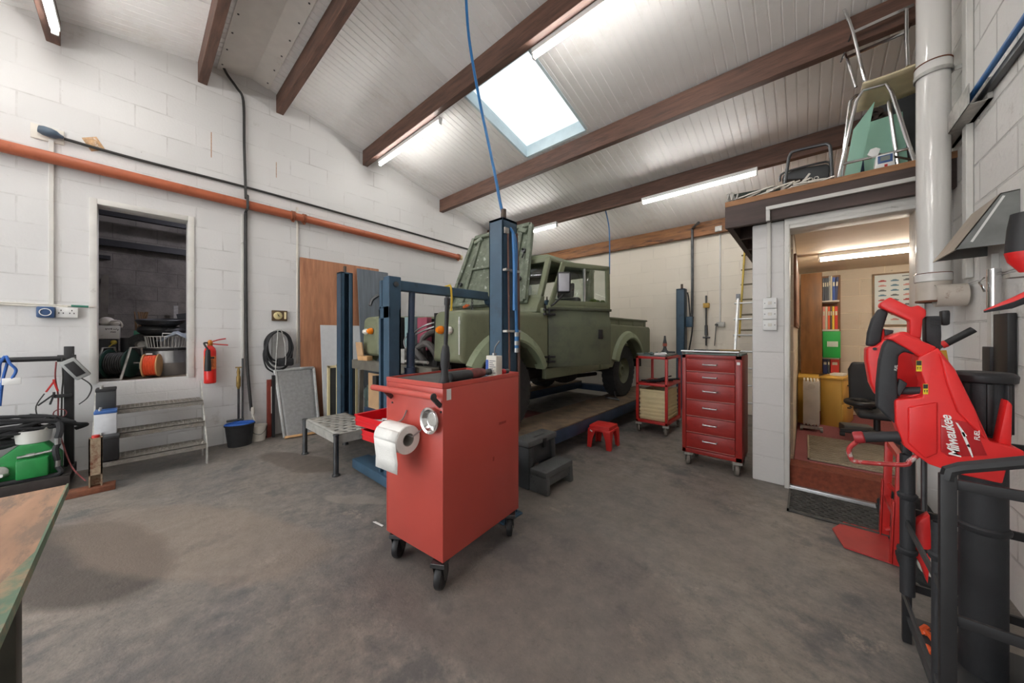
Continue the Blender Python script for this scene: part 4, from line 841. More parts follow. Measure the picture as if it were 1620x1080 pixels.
b = B(); b.box(.0, -.585, 1.435, .07, -.487, 1.535); p = b.done('plug_unit', mat('plugblue', (48, 78, 120), .4), so_, bev=.012, label='blue plug unit')
b = B(); b.lathe([(.03, 0), (.034, .003), (.034, .006), (.028, .006)], (.07, -.536, 1.485), (1, 0, 0), 20); b.done('ring', 'white', p)
# patches left on the paint
b = B(); b.obox((.001, -.27, 3.12), (.006, .10, .12), (.5, 0, 0)); struct(b, 'trim_patch', mat('patchbrown', (186, 150, 112), .8, var=.3, scale=30, dirt=(214, 205, 196), dscale=25), bev=.001)
b = B(); b.box(-.002, .57, 3.33, .001, .578, 3.62); b.box(-.002, 1.199, 3.32, .001, 1.206, 3.52); struct(b, 'trim_rust_streak', mat('ruststreak', (176, 138, 110), .8, var=.3, scale=40))
# ================================================================ FIRE EXTINGUISHER
fe = thing('fire_extinguisher', 'red fire extinguisher hung on the wall right of the steel steps', 'fire extinguisher', (.08, .555, .73))
b = B(); b.lathe([(0, 0), (.045, .0), (.053, .008), (.053, .36), (.045, .395), (.025, .42), (.018, .43), (0, .43)], (.08, .555, .735), seg=28); b.done('cylinder', mat('fired', (216, 36, 30), .3, var=.05), fe)
b = B(); b.lathe([(.018, 0), (.024, .01), (.024, .05), (.012, .07), (0, .07)], (.08, .555, 1.155), seg=14); b.done('valve', mat('brass', (196, 120, 50), .35, .6), fe)
b = B(); b.tube([(.08, .56, 1.20), (.09, .62, 1.225), (.09, .69, 1.24)], .007, 6, sub=3); b.tube([(.08, .56, 1.185), (.09, .62, 1.175), (.09, .71, 1.165)], .007, 6, sub=3); b.done('lever', 'red', fe)
b = B(); b.lathe([(.016, 0), (.022, .02), (.03, .18), (.03, .24), (0, .24)], (.135, .53, 1.12), (0, 0, -1), 14); b.tube([(.08, .54, 1.19), (.12, .5, 1.19), (.135, .53, 1.12)], .009, 8, sub=4); b.done('discharge_horn', 'black', fe)
b = B(); b.lathe([(.0538, .16), (.0538, .31)], (.08, .555, .735), seg=28); b.done('label_band', mat('exlabel', (222, 120, 60), .5, var=.2, scale=60), fe)
b = B()
for i in range(6): b.obox((.1335, .566, .93+.014*i), (.001, .03-.004*(i % 3), .005))
b.box(.131, .55, 1.015, .1342, .585, 1.035); b.done('label_print', 'black', fe, kind='stuff')
# ================================================================ STEEL STEPS AND WHAT STANDS ON THEM
stp = thing('steel_steps', 'three tread checker plate steel steps up to the raised doorway', 'steps', (.35, .1, 0))
chk = mat('checkerplate', (134, 129, 122), .5, .3, var=.15, scale=30, dirt=(128, 116, 102), dscale=7, bump=.6, bscale=110)
YS0, YS1 = -.255, .475
for x0, x1, z in ((.40, .66, .2), (.27, .53, .4), (.14, .41, .6)):
    b = B(); b.box(x0, YS0+.012, z-.006, x1, YS1-.012, z); b.box(x1-.004, YS0+.012, z-.045, x1, YS1-.012, z); b.box(x0, YS0+.012, z-.03, x0+.004, YS1-.012, z)
    for i in range(24):
        for j in range(7): b.obox((x0+.02+j*.034, YS0+.03+i*.029, z+.001), (.022, .005, .003), (0, 0, .8 if (i+j) % 2 else -.8))
    b.done('tread', chk, stp)
for y in (YS0, YS1-.012):
    b = B(); b.prism([(.14, y, .78), (.18, y, .78), (.665, y, .17), (.665, y, 0), (.625, y, 0), (.625, y, .155), (.14, y, .70)], (0, .012, 0)); b.box(.3, y, 0, .33, y+.012, .5); b.done('stringer', 'galv', stp)
def battery(label, x0, x1, y0, y1, z0, z1, m, lid, lidcol_label=None, posts=True):
    t = thing('car_battery', label, 'battery', ((x0+x1)/2, (y0+y1)/2, z0))
    B().box(x0, y0, z0, x1, y1, z1-.03).done('case', m, t, bev=.005)
    b = B(); b.box(x0-.003, y0-.003, z1-.032, x1+.003, y1+.003, z1-.006); b.done('lid', lid, t, bev=.005)
    b = B()
    for x in (x0+.03, x1-.03): b.cyl((x, y0+.03, z1-.006), (x, y0+.03, z1+.014), .009, 10)
    b.done('terminals', 'galv', t, kind='stuff'); return t
battery('black car battery on the top steel step', .22, .40, -.24, -.125, .60, .80, 'darkplast', 'black')
t = battery('white car battery with blue lid on the middle steel step', .416, .56, -.24, -.115, .40, .625, mat('battwhite', (200, 202, 206), .5), mat('battblue', (58, 96, 158), .4))
t = battery('black car battery with a grey top on the bottom steel step', .537, .66, -.235, -.10, .20, .42, 'black', 'darkplast')
js = thing('jack_stand', 'rusty yellowed box section stand upright on the floor before the steel steps', 'stand', (.77, -.22, 0))
b = B(); b.box(.742, -.255, .045, .80, -.247, .44); b.box(.742, -.193, .045, .80, -.185, .44); b.box(.742, -.255, .045, .75, -.185, .44); b.box(.79, -.255, .14, .80, -.185, .44); b.done('box_section', mat('yellowrust', (158, 140, 116), .7, .2, var=.2, scale=14, dirt=(112, 66, 46), dscale=12, dlo=.46, dhi=.6), js)
b = B(); b.box(.72, -.40, 0, .84, -.115, .045); b.done('base_angle', 'rust', js, bev=.004)
b = B(); b.cyl((.77, -.22, .44), (.77, -.22, .46), .022, 14); b.done('cap', 'red', js)
# ================================================================ BLACK TROLLEY WITH GREEN HYDRAULIC UNIT (left edge)
tt = thing('gantry_trolley', 'black square tube trolley frame with upright post and top rail at the left edge', 'trolley', (.35, -.8, 0))
b = B(); b.box(.175, -.425, .06, .225, -.37, 1.18); b.done('upright_post', 'black', tt, bev=.004)
b = B(); b.cyl((.20, -1.7, 1.075), (.20, -.385, 1.075), .021, 14); b.cyl((.2, -.46, 1.075), (.2, -.36, 1.075), .03, 14); b.done('top_rail', 'black', tt)
b = B(); b.box(.15, -1.8, .09, .60, -.36, .115); b.box(.15, -.40, .05, .60, -.36, .13); b.box(.57, -1.8, .05, .61, -.36, .13); b.done('deck', mat('deckdark', (56, 50, 48), .8, var=.3, scale=10), tt, bev=.003)
for x, y in ((.55, -.42), (.2, -.42)):
    b = B(); b.cyl((x-.015, y, .035), (x+.015, y, .035), .035, 16); b.done('castor', 'darksteel', tt)
gh = thing('hydraulic_power_unit', 'green painted hydraulic power unit on the black trolley', 'machine', (.38, -.7, .115))
b = B(); b.prism([(.30, -1.5, .13), (.30, -.42, .13), (.30, -.42, .28), (.30, -.50, .40), (.30, -.62, .40), (.30, -.72, .30), (.30, -1.5, .30)], (.16, 0, 0)); gb = b.done('body', 'green', gh, bev=.008)
b = B(); b.box(.46, -.62, .15, .56, -.47, .30); b.done('tank', 'green', gh, bev=.01)
b = B(); b.lathe([(0, 0), (.04, 0), (.042, .02), (.03, .025), (0, .025)], (.46, -.70, .22), (1, 0, 0), 16); b.cyl((.46, -.74, .17), (.53, -.72, .18), .018, 8); b.cyl((.46, -.67, .19), (.52, -.69, .2), .014, 8); b.done('tap', 'galv', gh)
b = B(); b.tube([(.50, -.62, .315), (.50, -.50, .325), (.50, -.45, .34), (.5, -.43, .40)], .012, 8, sub=4); b.cyl((.5, -.58, .318), (.5, -.54, .32), .018, 8); b.cyl((.5, -.43, .38), (.5, -.43, .43), .018, 10); b.cyl((.52, -.43, .2), (.52, -.43, .25), .018, 10); b.done('pipe_fitting', 'steel', gh)
b = B(); b.lathe([(0, .003), (.085, .003), (.095, .10), (.10, .10), (.10, .105), (.096, .105), (.08, 0), (0, 0)], (.36, -.56, .40), seg=28); tb = b.done('parts_tub', 'whitepaint', None, label='white tub full of fittings on top of the green unit', cat='tub')
b = B(); random.seed(2)
for i in range(14): c = V((.36+random.uniform(-.06, .06), -.56+random.uniform(-.06, .06), .49+random.uniform(0, .025))); b.cyl(c, c+V((random.uniform(-.04, .04), random.uniform(-.04, .04), .01)), .012, 8)
b.done('fittings', 'galv', None, label='loose metal fittings heaped in the white tub', cat='fittings', kind='stuff')
b = B()
for i in range(12):
    y0 = -1.06+.02*i; zz = .40+.016*i; r = .32+.022*(i % 4)
    b.tube([V((.26+.10*math.sin(a)+.01*i, y0+r*1.25*math.cos(a), zz+.05*math.sin(2*a+i))) for a in [2*PI*k/18 for k in range(18)]], .0125, 8, True, sub=2)
b.tube([(.22, -.60, .60), (.24, -.45, .56), (.3, -.36, .50), (.24, -.30, .47), (.2, -.36, .44)], .017, 8, sub=6); b.tube([(.5, -.43, .43), (.48, -.42, .5), (.40, -.45, .55), (.3, -.6, .57), (.2, -.8, .55)], .02, 8, sub=6); b.tube([(.52, -.43, .2), (.53, -.42, .14), (.5, -.6, .13), (.5, -.9, .14)], .018, 8, sub=5); b.tube([(.52, -.43, .25), (.52, -.44, .34), (.48, -.43, .38)], .018, 8, sub=3)
solo(b, 'hydraulic_hose', 'rubber', 'coil of thick black hydraulic hose lying over the green unit', 'hose')
ch_ = thing('battery_charger', 'grey battery charger hanging from the black upright post', 'charger', (.25, -.38, 1.0))
b = B(); b.obox((.255, -.36, .98), (.05, .10, .19), (.55, 0, 0)); hc_ = b.done('case', mat('chargergrey', (150, 152, 150), .5), ch_, bev=.014)
b = B(); b.obox((.282, -.36, .98), (.004, .06, .13), (.55, 0, 0)); b.done('front_panel', 'black', hc_, bev=.004)
b = B(); b.tube([(.255, -.40, 1.05), (.255, -.415, 1.085), (.25, -.43, 1.1)], .005, 6, sub=3); b.tube([(.26, -.43, 1.08), (.26, -.425, .9), (.26, -.43, .78), (.255, -.435, .5)], .0055, 6, sub=4); b.tube([(.27, -.33, .90), (.28, -.27, .82), (.27, -.29, .72), (.25, -.34, .66)], .005, 6, sub=5); b.tube([(.26, -.52, .78), (.27, -.56, .68), (.28, -.55, .58), (.3, -.53, .5)], .004, 6, sub=4); b.done('black_lead', 'cable', ch_)
b = B(); b.tube([(.26, -.46, 1.05), (.265, -.465, .92), (.265, -.45, .75), (.27, -.45, .6), (.29, -.44, .45), (.34, -.42, .35), (.5, -.36, .17), (.62, -.28, .06)], .005, 6, sub=5); b.tube([V((.27, -.44, .60))+V((0, .035*math.cos(a), .035*math.sin(a))) for a in [2*PI*i/12 for i in range(12)]], .004, 5, True); b.done('red_lead', mat('leadred', (120, 52, 54), .5), ch_)
def clamp(y, z, m, name, tilt):
    b = B()
    for s in (-1, 1): b.bar((.28, y, z), (.28, y+s*.03+tilt, z-.085), .012, .018, (1, 0, 0))
    b.bar((.28, y, z+.02), (.28, y, z-.02), .014, .016, (1, 0, 0)); b.done(name, m, ch_, bev=.002)
clamp(-.47, .88, 'red', 'red_clip', -.01); clamp(-.47, .77, 'black', 'black_clip', -.05)
b = B(); b.box(.25, -.47, .735, .28, -.38, .765); b.done('junction', 'black', ch_, bev=.004)
bs = thing('blue_strop', 'blue rope loop with white tag hanging over the black rail', 'rope', (.2, -.75, 1.07))
b = B(); b.tube([(.235, -.68, .92), (.235, -.66, .99), (.232, -.69, 1.05), (.20, -.71, 1.105), (.17, -.71, 1.05), (.18, -.73, .9), (.2, -.74, .7)], .009, 8, sub=5); b.tube([(.20, -.715, 1.105), (.235, -.735, 1.05), (.235, -.74, .95), (.23, -.76, .82)], .011, 8, sub=5); b.done('rope', mat('ropeblue', (40, 92, 168), .6), bs)
b = B(); b.obox((.24, -.68, .90), (.006, .09, .055)); b.done('tag', 'white', bs, bev=.012)
# ================================================================ BUCKETS, LANCE AND WALL ITEMS RIGHT OF THE STEPS
bk = thing('builders_bucket', 'oval black bucket with blue inside on the floor right of the steps', 'bucket', (.24, .82, 0))
def oval(c, prof, sx, sy, seg=32):
    return [[(c[0]+sx*r*math.cos(2*PI*k/seg), c[1]+sy*r*math.sin(2*PI*k/seg), z) for k in range(seg)] for r, z in prof]
b = B(); b.loft(oval((.2, .80), [(.80, 0), (.83, .02), (1, .23), (1.07, .235), (1.07, .25), (.98, .25)], .11, .135), False); b.loft(oval((.2, .80), [(.80, 0), (.0005, 0)], .11, .135), False); b.done('tub', 'rubber', bk)
b = B(); b.loft(oval((.2, .80), [(1.06, .252), (.99, .262), (.95, .245), (.001, .225)], .11, .135), False); b.done('blue_liner', mat('linerblue', (38, 92, 176), .5), bk)
wbk = thing('white_bucket', 'small dirty white plastic bucket under the black cable', 'bucket', (.13, .97, 0))
b = B(); b.lathe([(0, 0), (.072, 0), (.085, .17), (.09, .17), (.09, .185), (.08, .185), (.07, .01), (0, .01)], (.13, .985, 0), seg=28); b.done('pail', 'offwhite', wbk)
b = B(); b.tube([(.13, .90, .16), (.2, .93, .11), (.218, .99, .085), (.2, 1.04, .12), (.13, 1.072, .16)], .003, 6, sub=4); b.done('wire_handle', 'darksteel', wbk)
b = B(); b.lathe([(.012, 0), (.012, .05), (.02, .05), (.02, .11), (.014, .13), (0, .13)], (.07, .945, .27), seg=12); b.tube([(.07, .945, .3), (.10, .95, .28), (.11, .96, .22)], .009, 6, sub=3); solo(b, 'water_tap', 'offwhite', 'white tap fitting above the small white bucket', 'tap')
ln = thing('spray_lance', 'brass ended spray lance hanging on the wall above the black bucket', 'lance', (.05, .83, .5))
b = B(); b.lathe([(.012, 0), (.016, .02), (.022, .03), (.022, .14), (.014, .16), (.018, .2), (.01, .25), (0, .25)], (.06, .81, .64), seg=14); b.cyl((.06, .78, .895), (.06, .84, .895), .007, 8); b.done('brass_head', mat('oldbrass', (150, 124, 72), .5, .5, var=.3, scale=30), ln)
b = B(); b.cyl((.06, .81, .05), (.06, .81, .64), .011, 10); b.cyl((.045, .85, .02), (.045, .85, 1.0), .009, 8); b.cyl((.06, .70, .27), (.06, .86, .27), .014, 8); b.done('lance_tube', 'darksteel', ln)
trunk('thin white pipe down the wall behind the black cable', 0, .842, 0.02, .02, .868, 2.75)
cl = thing('wall_barometer', 'small brown wooden barometer on the left wall above the hose coil', 'barometer', (.015, 1.235, 1.53))
B().box(0, 1.15, 1.465, .03, 1.318, 1.60).done('case', mat('darkoak', (86, 66, 44), .5), cl, bev=.006)
b = B(); b.lathe([(0, .008), (.038, .008), (.046, .004), (.05, 0)], (.03, 1.215, 1.532), (1, 0, 0), 28); b.done('dial', mat('dialgold', (206, 190, 140), .35), cl)
b = B(); b.obox((.0395, 1.215, 1.54), (.002, .004, .05), (.5, 0, 0)); b.cyl((.038, 1.215, 1.532), (.041, 1.215, 1.532), .006, 10); b.done('needle', 'black', cl)
b = B(); b.box(.03, 1.282, 1.49, .033, 1.305, 1.58); b.done('scale_plate', 'cream', cl)
hcx = thing('coiled_hose', 'coil of black rubber hose hanging on a hook on the left wall', 'hose', (.06, 1.21, 1.1))
b = B(); random.seed(7)
for i in range(9):
    ry, rz_ = .135+random.uniform(-.02, .035), .20+random.uniform(-.02, .05); cz = 1.33-rz_
    b.tube([V((.04+.012*i+.01*math.sin(3*a), 1.21+random.uniform(-.006, .006)+ry*math.sin(a), cz+rz_*math.cos(a))) for a in [2*PI*k/16 for k in range(16)]], .0095, 8, True, sub=3)
b.tube([(.06, 1.10, 1.2), (.08, 1.05, 1.05), (.08, 1.08, .88), (.06, 1.17, .80)], .0095, 8, sub=6); b.done('hose_coil', 'rubber', hcx)
b = B(); b.tube([(.02, 1.15, .9), (.02, 1.155, 1.28), (.05, 1.18, 1.34), (.15, 1.21, 1.35), (.16, 1.23, 1.3), (.16, 1.25, 1.2)], .006, 6, sub=4); b.tube([(.17, 1.15, .80), (.17, 1.16, .95), (.16, 1.18, 1.3), (.05, 1.2, 1.345)], .006, 6, sub=4); b.tube([(.17, 1.26, .9), (.17, 1.265, 1.0), (.165, 1.25, 1.25)], .005, 6, sub=4); b.done('hook', 'galv', hcx)
b = B(); b.box(.06, 1.19, .885, .16, 1.36, .985); b.done('hose_gun', 'rubber', hcx, bev=.02)
solo(B().box(.06, 1.085, 0, .10, 1.125, .72).box(.06, 1.085, 0, .066, 1.16, .72), 'angle_iron', mat('redoxide', (132, 56, 44), .7, var=.2), 'red oxide angle iron standing against the left wall', 'angle iron')
solo(B().obox((.135, 1.135, .47), (.02, .035, .33), (0, -.03, 0)), 'painted_strip', 'offwhite', 'short white painted strip leaning on the red angle iron', 'strip', bev=.002)
# wire screen leaning on the wall
sn = thing('wire_screen', 'aluminium framed grey screen leaning on the left wall beside the plywood', 'screen', (.2, 1.37, 0))
a0, a1, a2, a3 = V((.33, 1.21, .02)), V((.385, 1.585, .02)), V((.09, 1.61, .835)), V((.09, 1.165, .835))
n_ = (a1-a0).cross(a3-a0).normalized()
b = B()
for p, q, w in ((a0, a3, .03), (a1, a2, .03), (a3, a2, .035)): b.bar(p, q, w, .028, n_)
b.done('frame', 'alu', sn, bev=.003)
b = B(); b.bar(a0, a1, .028, .05, n_); b.done('bottom_rail', 'pine', sn, bev=.003)
b = B()
def sq(u, v): return (a0*(1-u)+a1*u)*(1-v)+(a3*(1-u)+a2*u)*v
b.grid([[sq(u/8, v/60)+n_*(.003*((v) % 2)) for u in range(9)] for v in range(61)]); b.done('mesh_panel', mat('screenmesh', (150, 150, 150), .5, .5, var=.12, scale=30), sn, thick=.004)
solo(B().box(.14, 1.12, 0.01, .17, 1.15, .78), 'black_bar', 'black', 'black flat bar behind the wire screen', 'bar')
# sheets leaning on the left wall
def sheet(label, name, m, y0, y1, zt, xt, xb, th, cat='board', zb=0.0, yb0=None, yb1=None, **k):
    b = B(); yb0 = y0 if yb0 is None else yb0; yb1 = y1 if yb1 is None else yb1
    b._hull([(xb, yb0, zb), (xb, yb1, zb), (xb+th, yb1, zb), (xb+th, yb0, zb), (xt, y0, zt), (xt, y1, zt), (xt+th, y1, zt), (xt+th, y0, zt)], [(3,2,1,0),(4,5,6,7),(0,1,5,4),(1,2,6,5),(2,3,7,6),(3,0,4,7)])
    return solo(b, name, m, label, cat, bev=.002, seg=1, **k)
sheet('large reddish plywood sheet leaning on the left wall behind the lift post', 'plywood_sheet', 'ply', 1.46, 2.56, 2.33, .025, .06, .018)
sheet('tall blue grey board leaning in front of the plywood', 'grey_board', mat('bluegreyboard', (104, 112, 120), .6, var=.2, scale=4, stretch=(6, 6, .6)), 2.19, 2.68, 2.28, .09, .20, .02, yb0=2.25, yb1=2.77)
sheet('white board leaning low in front of the plywood', 'white_board', mat('boardwhite', (206, 208, 210), .6, var=.05, scale=14, bump=.1), 1.68, 2.24, 1.42, .12, .26, .012)
for y, h, lab in ((1.69, .87, 'cream edged dark panel leaning at the foot of the white board, left of the pair'), (1.79, .89, 'cream edged dark panel leaning at the foot of the white board, right of the pair')):
    fp = thing('framed_board', lab, 'panel', (.35, y, 0), 0, 'framed panels by the lift post')
    b = B(); x = .34+(y-1.69)*.4
    for y0, y1, z0, z1 in ((y, y+.03, 0, h), (y+.25, y+.28, 0, h), (y, y+.28, h-.03, h), (y, y+.28, 0, .03)): b.box(x, y0, z0, x+.03, y1, z1)
    b.done('frame', 'cream', fp, bev=.002, seg=1); B().box(x+.004, y+.03, .03, x+.016, y+.25, h-.03).done('backing', 'darkplast', fp)
b = B(); b.prism([(.40, 1.82, .90), (.40, 1.95, .97), (.40, 1.98, .90)], (.012, 0, 0)); solo(b, 'red_flag', mat('magenta', (196, 40, 72), .6), 'small crimson plastic corner poking up behind the panels', 'plastic')
sheet('brown cardboard sheet standing in front of the far ramp', 'cardboard_sheet', 'card', 1.885, 1.90, .82, 1.12, 1.12, .33, cat='cardboard')
solo(B().obox((1.33, 1.69, 1.10), (.15, .012, .2), (.12, 0, 0)), 'card_offcut', 'card', 'upright card offcut standing on the truck bumper', 'cardboard')
solo(B().obox((1.46, 1.69, 1.025), (.17, .07, .05), (0, 0, .15)), 'timber_block', 'pine', 'short pine block lying on the left end of the truck bumper', 'block', bev=.003)
solo(B().obox((.88, 1.9, .42), (.03, .05, .84), (0, .05, 0)), 'timber_post', 'greywood', 'grey timber length upright behind the lift post', 'timber')
# perforated steel table
pt = thing('perforated_table', 'low grey steel table with punched holes beside the red drawers', 'table', (1.5, 1.45, 0))
x0, x1, y0, y1 = 1.10, 1.93, 1.21, 1.62
b = B(); nx, ny = 24, 10
xs = [x0+(x1-x0)*i/nx for i in range(nx+1)]; ys = [y0+(y1-y0)*j/ny for j in range(ny+1)]
g = [[b.bm.verts.new((x, y, .37)) for y in ys] for x in xs]
for i in range(nx):
    for j in range(ny):
        if not (i % 3 == 1 and (j+(i//3)) % 2 == 1 and 0 < j < ny-1): b.bm.faces.new((g[i][j], g[i+1][j], g[i+1][j+1], g[i][j+1]))
b.done('perforated_top', mat('tablegrey', (168, 166, 160), .5, .2, var=.15, scale=14, dirt=(126, 122, 116), dscale=8), pt, thick=.008)
b = B()
for p, q in (((x0, y0, .325), (x1, y0, .325)), ((x0, y1, .325), (x1, y1, .325)), ((x0, y0, .325), (x0, y1, .325)), ((x1, y0, .325), (x1, y1, .325))): b.bar(p, q, .006, .08)
b.done('apron', 'tablegrey', pt)
for x in (x0-.005, x1+.005):
    for y in (y0-.005, y1+.005):
        b = B(); b.lathe([(0, 0), (.034, 0), (.034, .012), (.024, .02), (.022, .36), (.027, .365), (.027, .378), (0, .378)], (x, y, 0), seg=18); b.done('leg', 'darksteel', pt)
# motor unit at the far post
mu = thing('lift_motor', 'dusty grey green motor at the foot of the far lift post', 'motor', (.85, 1.95, 0))
b = B(); b.cyl((.86, 1.98, .52), (.86, 2.12, .52), .085, 20); b.box(.80, 1.98, 0, .92, 2.1, .44); b.box(.82, 2.0, .59, .9, 2.1, .63); b.done('motor_body', 'greengrey', mu, bev=.01)
# ================================================================ INSIDE THE STORE
def at(px, py, X=-.4): return at_x(px, py, X)
gr = thing('cable_reel', 'dark green cable reel with black cable on a tubular stand in the store doorway', 'cable reel', (-.35, -.12, .81))
rc_, ax = V((-.43, -.115, .975)), V((.45, .89, 0)).normalized()
b = B()
for s in (-.085, .085): b.lathe([(0, s-.004), (.15, s-.004), (.155, s), (.15, s+.004), (0, s+.004)], rc_, ax, 32)
b.lathe([(.06, -.085), (.06, .085)], rc_, ax, 20); b.done('reel_flange', 'reelgreen', gr)
b = B(); b.lathe([(.06, -.08)]+[(.115+.006*(i % 2), -.08+.16*i/18) for i in range(19)]+[(.06, .08)], rc_, ax, 28); b.done('cable_winding', 'cable', gr)
pp = V((ax.y, -ax.x, 0))
b = B()
for s in (-.11, .11): b.tube([rc_+ax*s+pp*.2-V((0, 0, .155)), rc_+ax*s+pp*.05+V((0, 0, .17)), rc_+ax*s-pp*.12+V((0, 0, .17)), rc_+ax*s-pp*.2-V((0, 0, .155))], .010, 8)
b.tube([rc_+ax*.11, rc_+ax*.16, rc_+ax*.16+V((0.02, .0, -.06)), rc_+ax*.20+V((.02, 0, -.06))], .009, 8); b.tube([rc_-ax*.11+pp*.2-V((0, 0, .155)), rc_+ax*.11+pp*.2-V((0, 0, .155))], .010, 8); b.done('tube_stand', 'galv', gr)
orr = thing('cable_drum', 'small wooden drum of bright orange cable in the store doorway', 'cable drum', (-.33, .10, .81))
oc = V((-.30, .115, .945)); ax2 = V((.25, .97, 0)).normalized()
for s in (-.055, .055): B().lathe([(0, s-.005), (.125, s-.005), (.125, s+.005), (0, s+.005)], oc, ax2, 30).done('drum_flange', 'pine', orr)
b = B(); b.lathe([(.04, -.05)]+[(.108+.006*(i % 2), -.05+.1*i/14) for i in range(15)]+[(.04, .05)], oc, ax2, 28); b.done('cable_winding', 'orangecable', orr)
b = B(); b.box(-.36, .07, 1.065, -.28, .12, 1.078); b.done('paper_tag', 'white', orr)
dr_ = thing('steel_drum', 'polished silver metal drum behind the orange cable drum', 'drum', (-.62, .27, .81))
b = B(); b.lathe([(0, 0), (.185, 0), (.19, .008), (.19, .14), (.193, .145), (.19, .15), (.19, .285), (.196, .29), (.196, .305), (.18, .305)], (-.60, .25, .812), seg=40); b.done('shell', mat('drumsteel', (186, 188, 190), .28, .85, var=.06), dr_)
b = B(); b.lathe([(.197, .29), (.199, .30), (.197, .315), (.18, .318), (0, .318)], (-.60, .25, .812), seg=40); b.done('black_rim', 'black', dr_)
wk = thing('wire_basket', 'white wire basket sitting on the silver drum', 'basket', (-.6, .25, 1.13))
b = B(); r0, r1, zb, zt_ = .17, .19, 1.135, 1.265
for i in range(36): a = 2*PI*i/36; b.cyl((-.60+r0*math.cos(a), .25+r0*math.sin(a), zb), (-.60+r1*math.cos(a), .25+r1*math.sin(a), zt_), .004, 5)
for r, z in ((r0, zb), (r1, zt_)): b.tube([(-.60+r*math.cos(2*PI*k/32), .25+r*math.sin(2*PI*k/32), z) for k in range(32)], .005, 6, True)
b.done('wire_cage', 'whitepaint', wk)
b = B(); b.tube([(-.42, .2, 1.265), (-.40, .2, 1.30), (-.40, .33, 1.30), (-.42, .33, 1.265)], .006, 6); b.done('carry_handle', 'whitepaint', wk)
b = B(); b.lathe([(0, 0), (.12, .01), (.19, .05), (.21, .09), (.2, .10), (.17, .07), (0, .05)], (-.62, .2, 1.37), (0.08, -.05, 1), 32); solo(b, 'black_basin', 'black', 'shiny black basin on top of the heap in the store', 'basin')
b = B(); b.sph((-.62, .17, 1.34), .17, .17, .075); b.sph((-.6, .27, 1.33), .15, .14, .06); solo(b, 'black_bag', 'black', 'crumpled black plastic bag under the black basin', 'bag')
b = B(); b.grid([[(-.5+.1*u-.05*v, .24+.05*u+.04*v, 1.27+.05*math.sin(u*1.3+v)+.02*v) for u in range(-1, 4)] for v in range(-1, 4)]); solo(b, 'grey_cloth', mat('clothgrey', (150, 158, 168), .9), 'pale grey cloth draped over the wire basket', 'cloth', thick=.006)
sb = thing('cardboard_box', 'white cardboard box with handwriting near the left jamb of the store doorway', 'box', (-.75, -.2, 1.25))
B().box(-1.03, -.45, 1.24, -.62, -.125, 1.385).done('carton', 'whitepaint', sb, bev=.003)
b = B(); random.seed(5)
for i in range(9): b.obox((-.619, -.22+.01*i+(.005 if i > 4 else 0), 1.345+random.uniform(-.006, .006)), (.001, .006, random.choice((.01, .018))), (random.uniform(-.5, .5), 0, 0))
for i in range(4): b.obox((-.619, -.185+.01*i, 1.315), (.001, .007, .010), (random.uniform(-.5, .5), 0, 0))
b.done('handwriting', 'black', sb, kind='stuff')
b = B(); b.sph((-.77, -.22, 1.435), .06, .06, .05); b.sph((-.72, -.16, 1.42), .05, .04, .035); b.tube([(-.67, -.2, 1.42), (-.64, -.13, 1.44), (-.63, -.105, 1.40), (-.65, -.11, 1.37)], .008, 6, sub=4); solo(b, 'work_lamp', 'offwhite', 'white and blue plastic bits on top of the white box', 'plastic parts')
solo(B().box(-1.05, -.5, .811, -.63, -.13, 1.10).box(-1.0, -.45, 1.10, -.64, -.14, 1.235), 'dark_crate', 'darkplast', 'dark plastic crate under the white box in the store', 'crate', bev=.01)
b = B(); b.cyl((-.66, -.075, 1.042), (-.66, -.075, 1.25), .045, 20); solo(b, 'black_canister', 'black', 'black cylindrical canister in front of the dark crate', 'canister')
b = B(); b.lathe([(.05, -.05), (.09, -.055), (.125, -.04), (.13, 0), (.125, .04), (.09, .055), (.05, .05)], (-.64, .05, 1.17), (1, -.3, 0), 28); w_ = thing('small_wheel', 'small pneumatic wheel lying on the grey bin in the store', 'wheel', (-.64, .05, 1.17)); b.done('tyre', 'tyre_rubber', w_)
b = B(); b.lathe([(0, .03), (.03, .04), (.055, .02), (.06, .05), (.055, -.04), (0, -.04)], (-.64, .05, 1.17), (1, -.3, 0), 20); b.done('hub', 'galv', w_)
solo(B().box(-.80, -.12, .812, -.60, .06, 1.04), 'grey_bin', 'greyplast', 'grey plastic bin behind the green reel', 'bin', bev=.012)
b = B(); b.sph((-.615, -.165, 1.20), .025); b.bar((-.60, -.16, 1.20), (-.59, -.20, 1.15), .012, .01); solo(b, 'yellow_clip', mat('dullyellow', (200, 178, 70), .5), 'small yellow clip hanging on the dark crate', 'clip')
bm_ = thing('besom_broom', 'birch twig broom upright with green binding in the store', 'broom', (-.8, .0, .9))
b = B()
for i in range(14): b.cyl((-.85+random.uniform(-.03, .03), .02+random.uniform(-.03, .03), 1.25), (-.88+random.uniform(-.06, .06), .04+random.uniform(-.06, .06), 1.56), .006, 5)
b.cyl((-.83, .0, .812), (-.85, .02, 1.25), .012, 8); b.done('twigs', mat('twigbrown', (132, 104, 76), .8), bm_)
b = B(); b.cyl((-.85, .02, 1.24), (-.86, .025, 1.33), .045, 12); b.done('binding', mat('bindgreen', (96, 170, 140), .6), bm_)
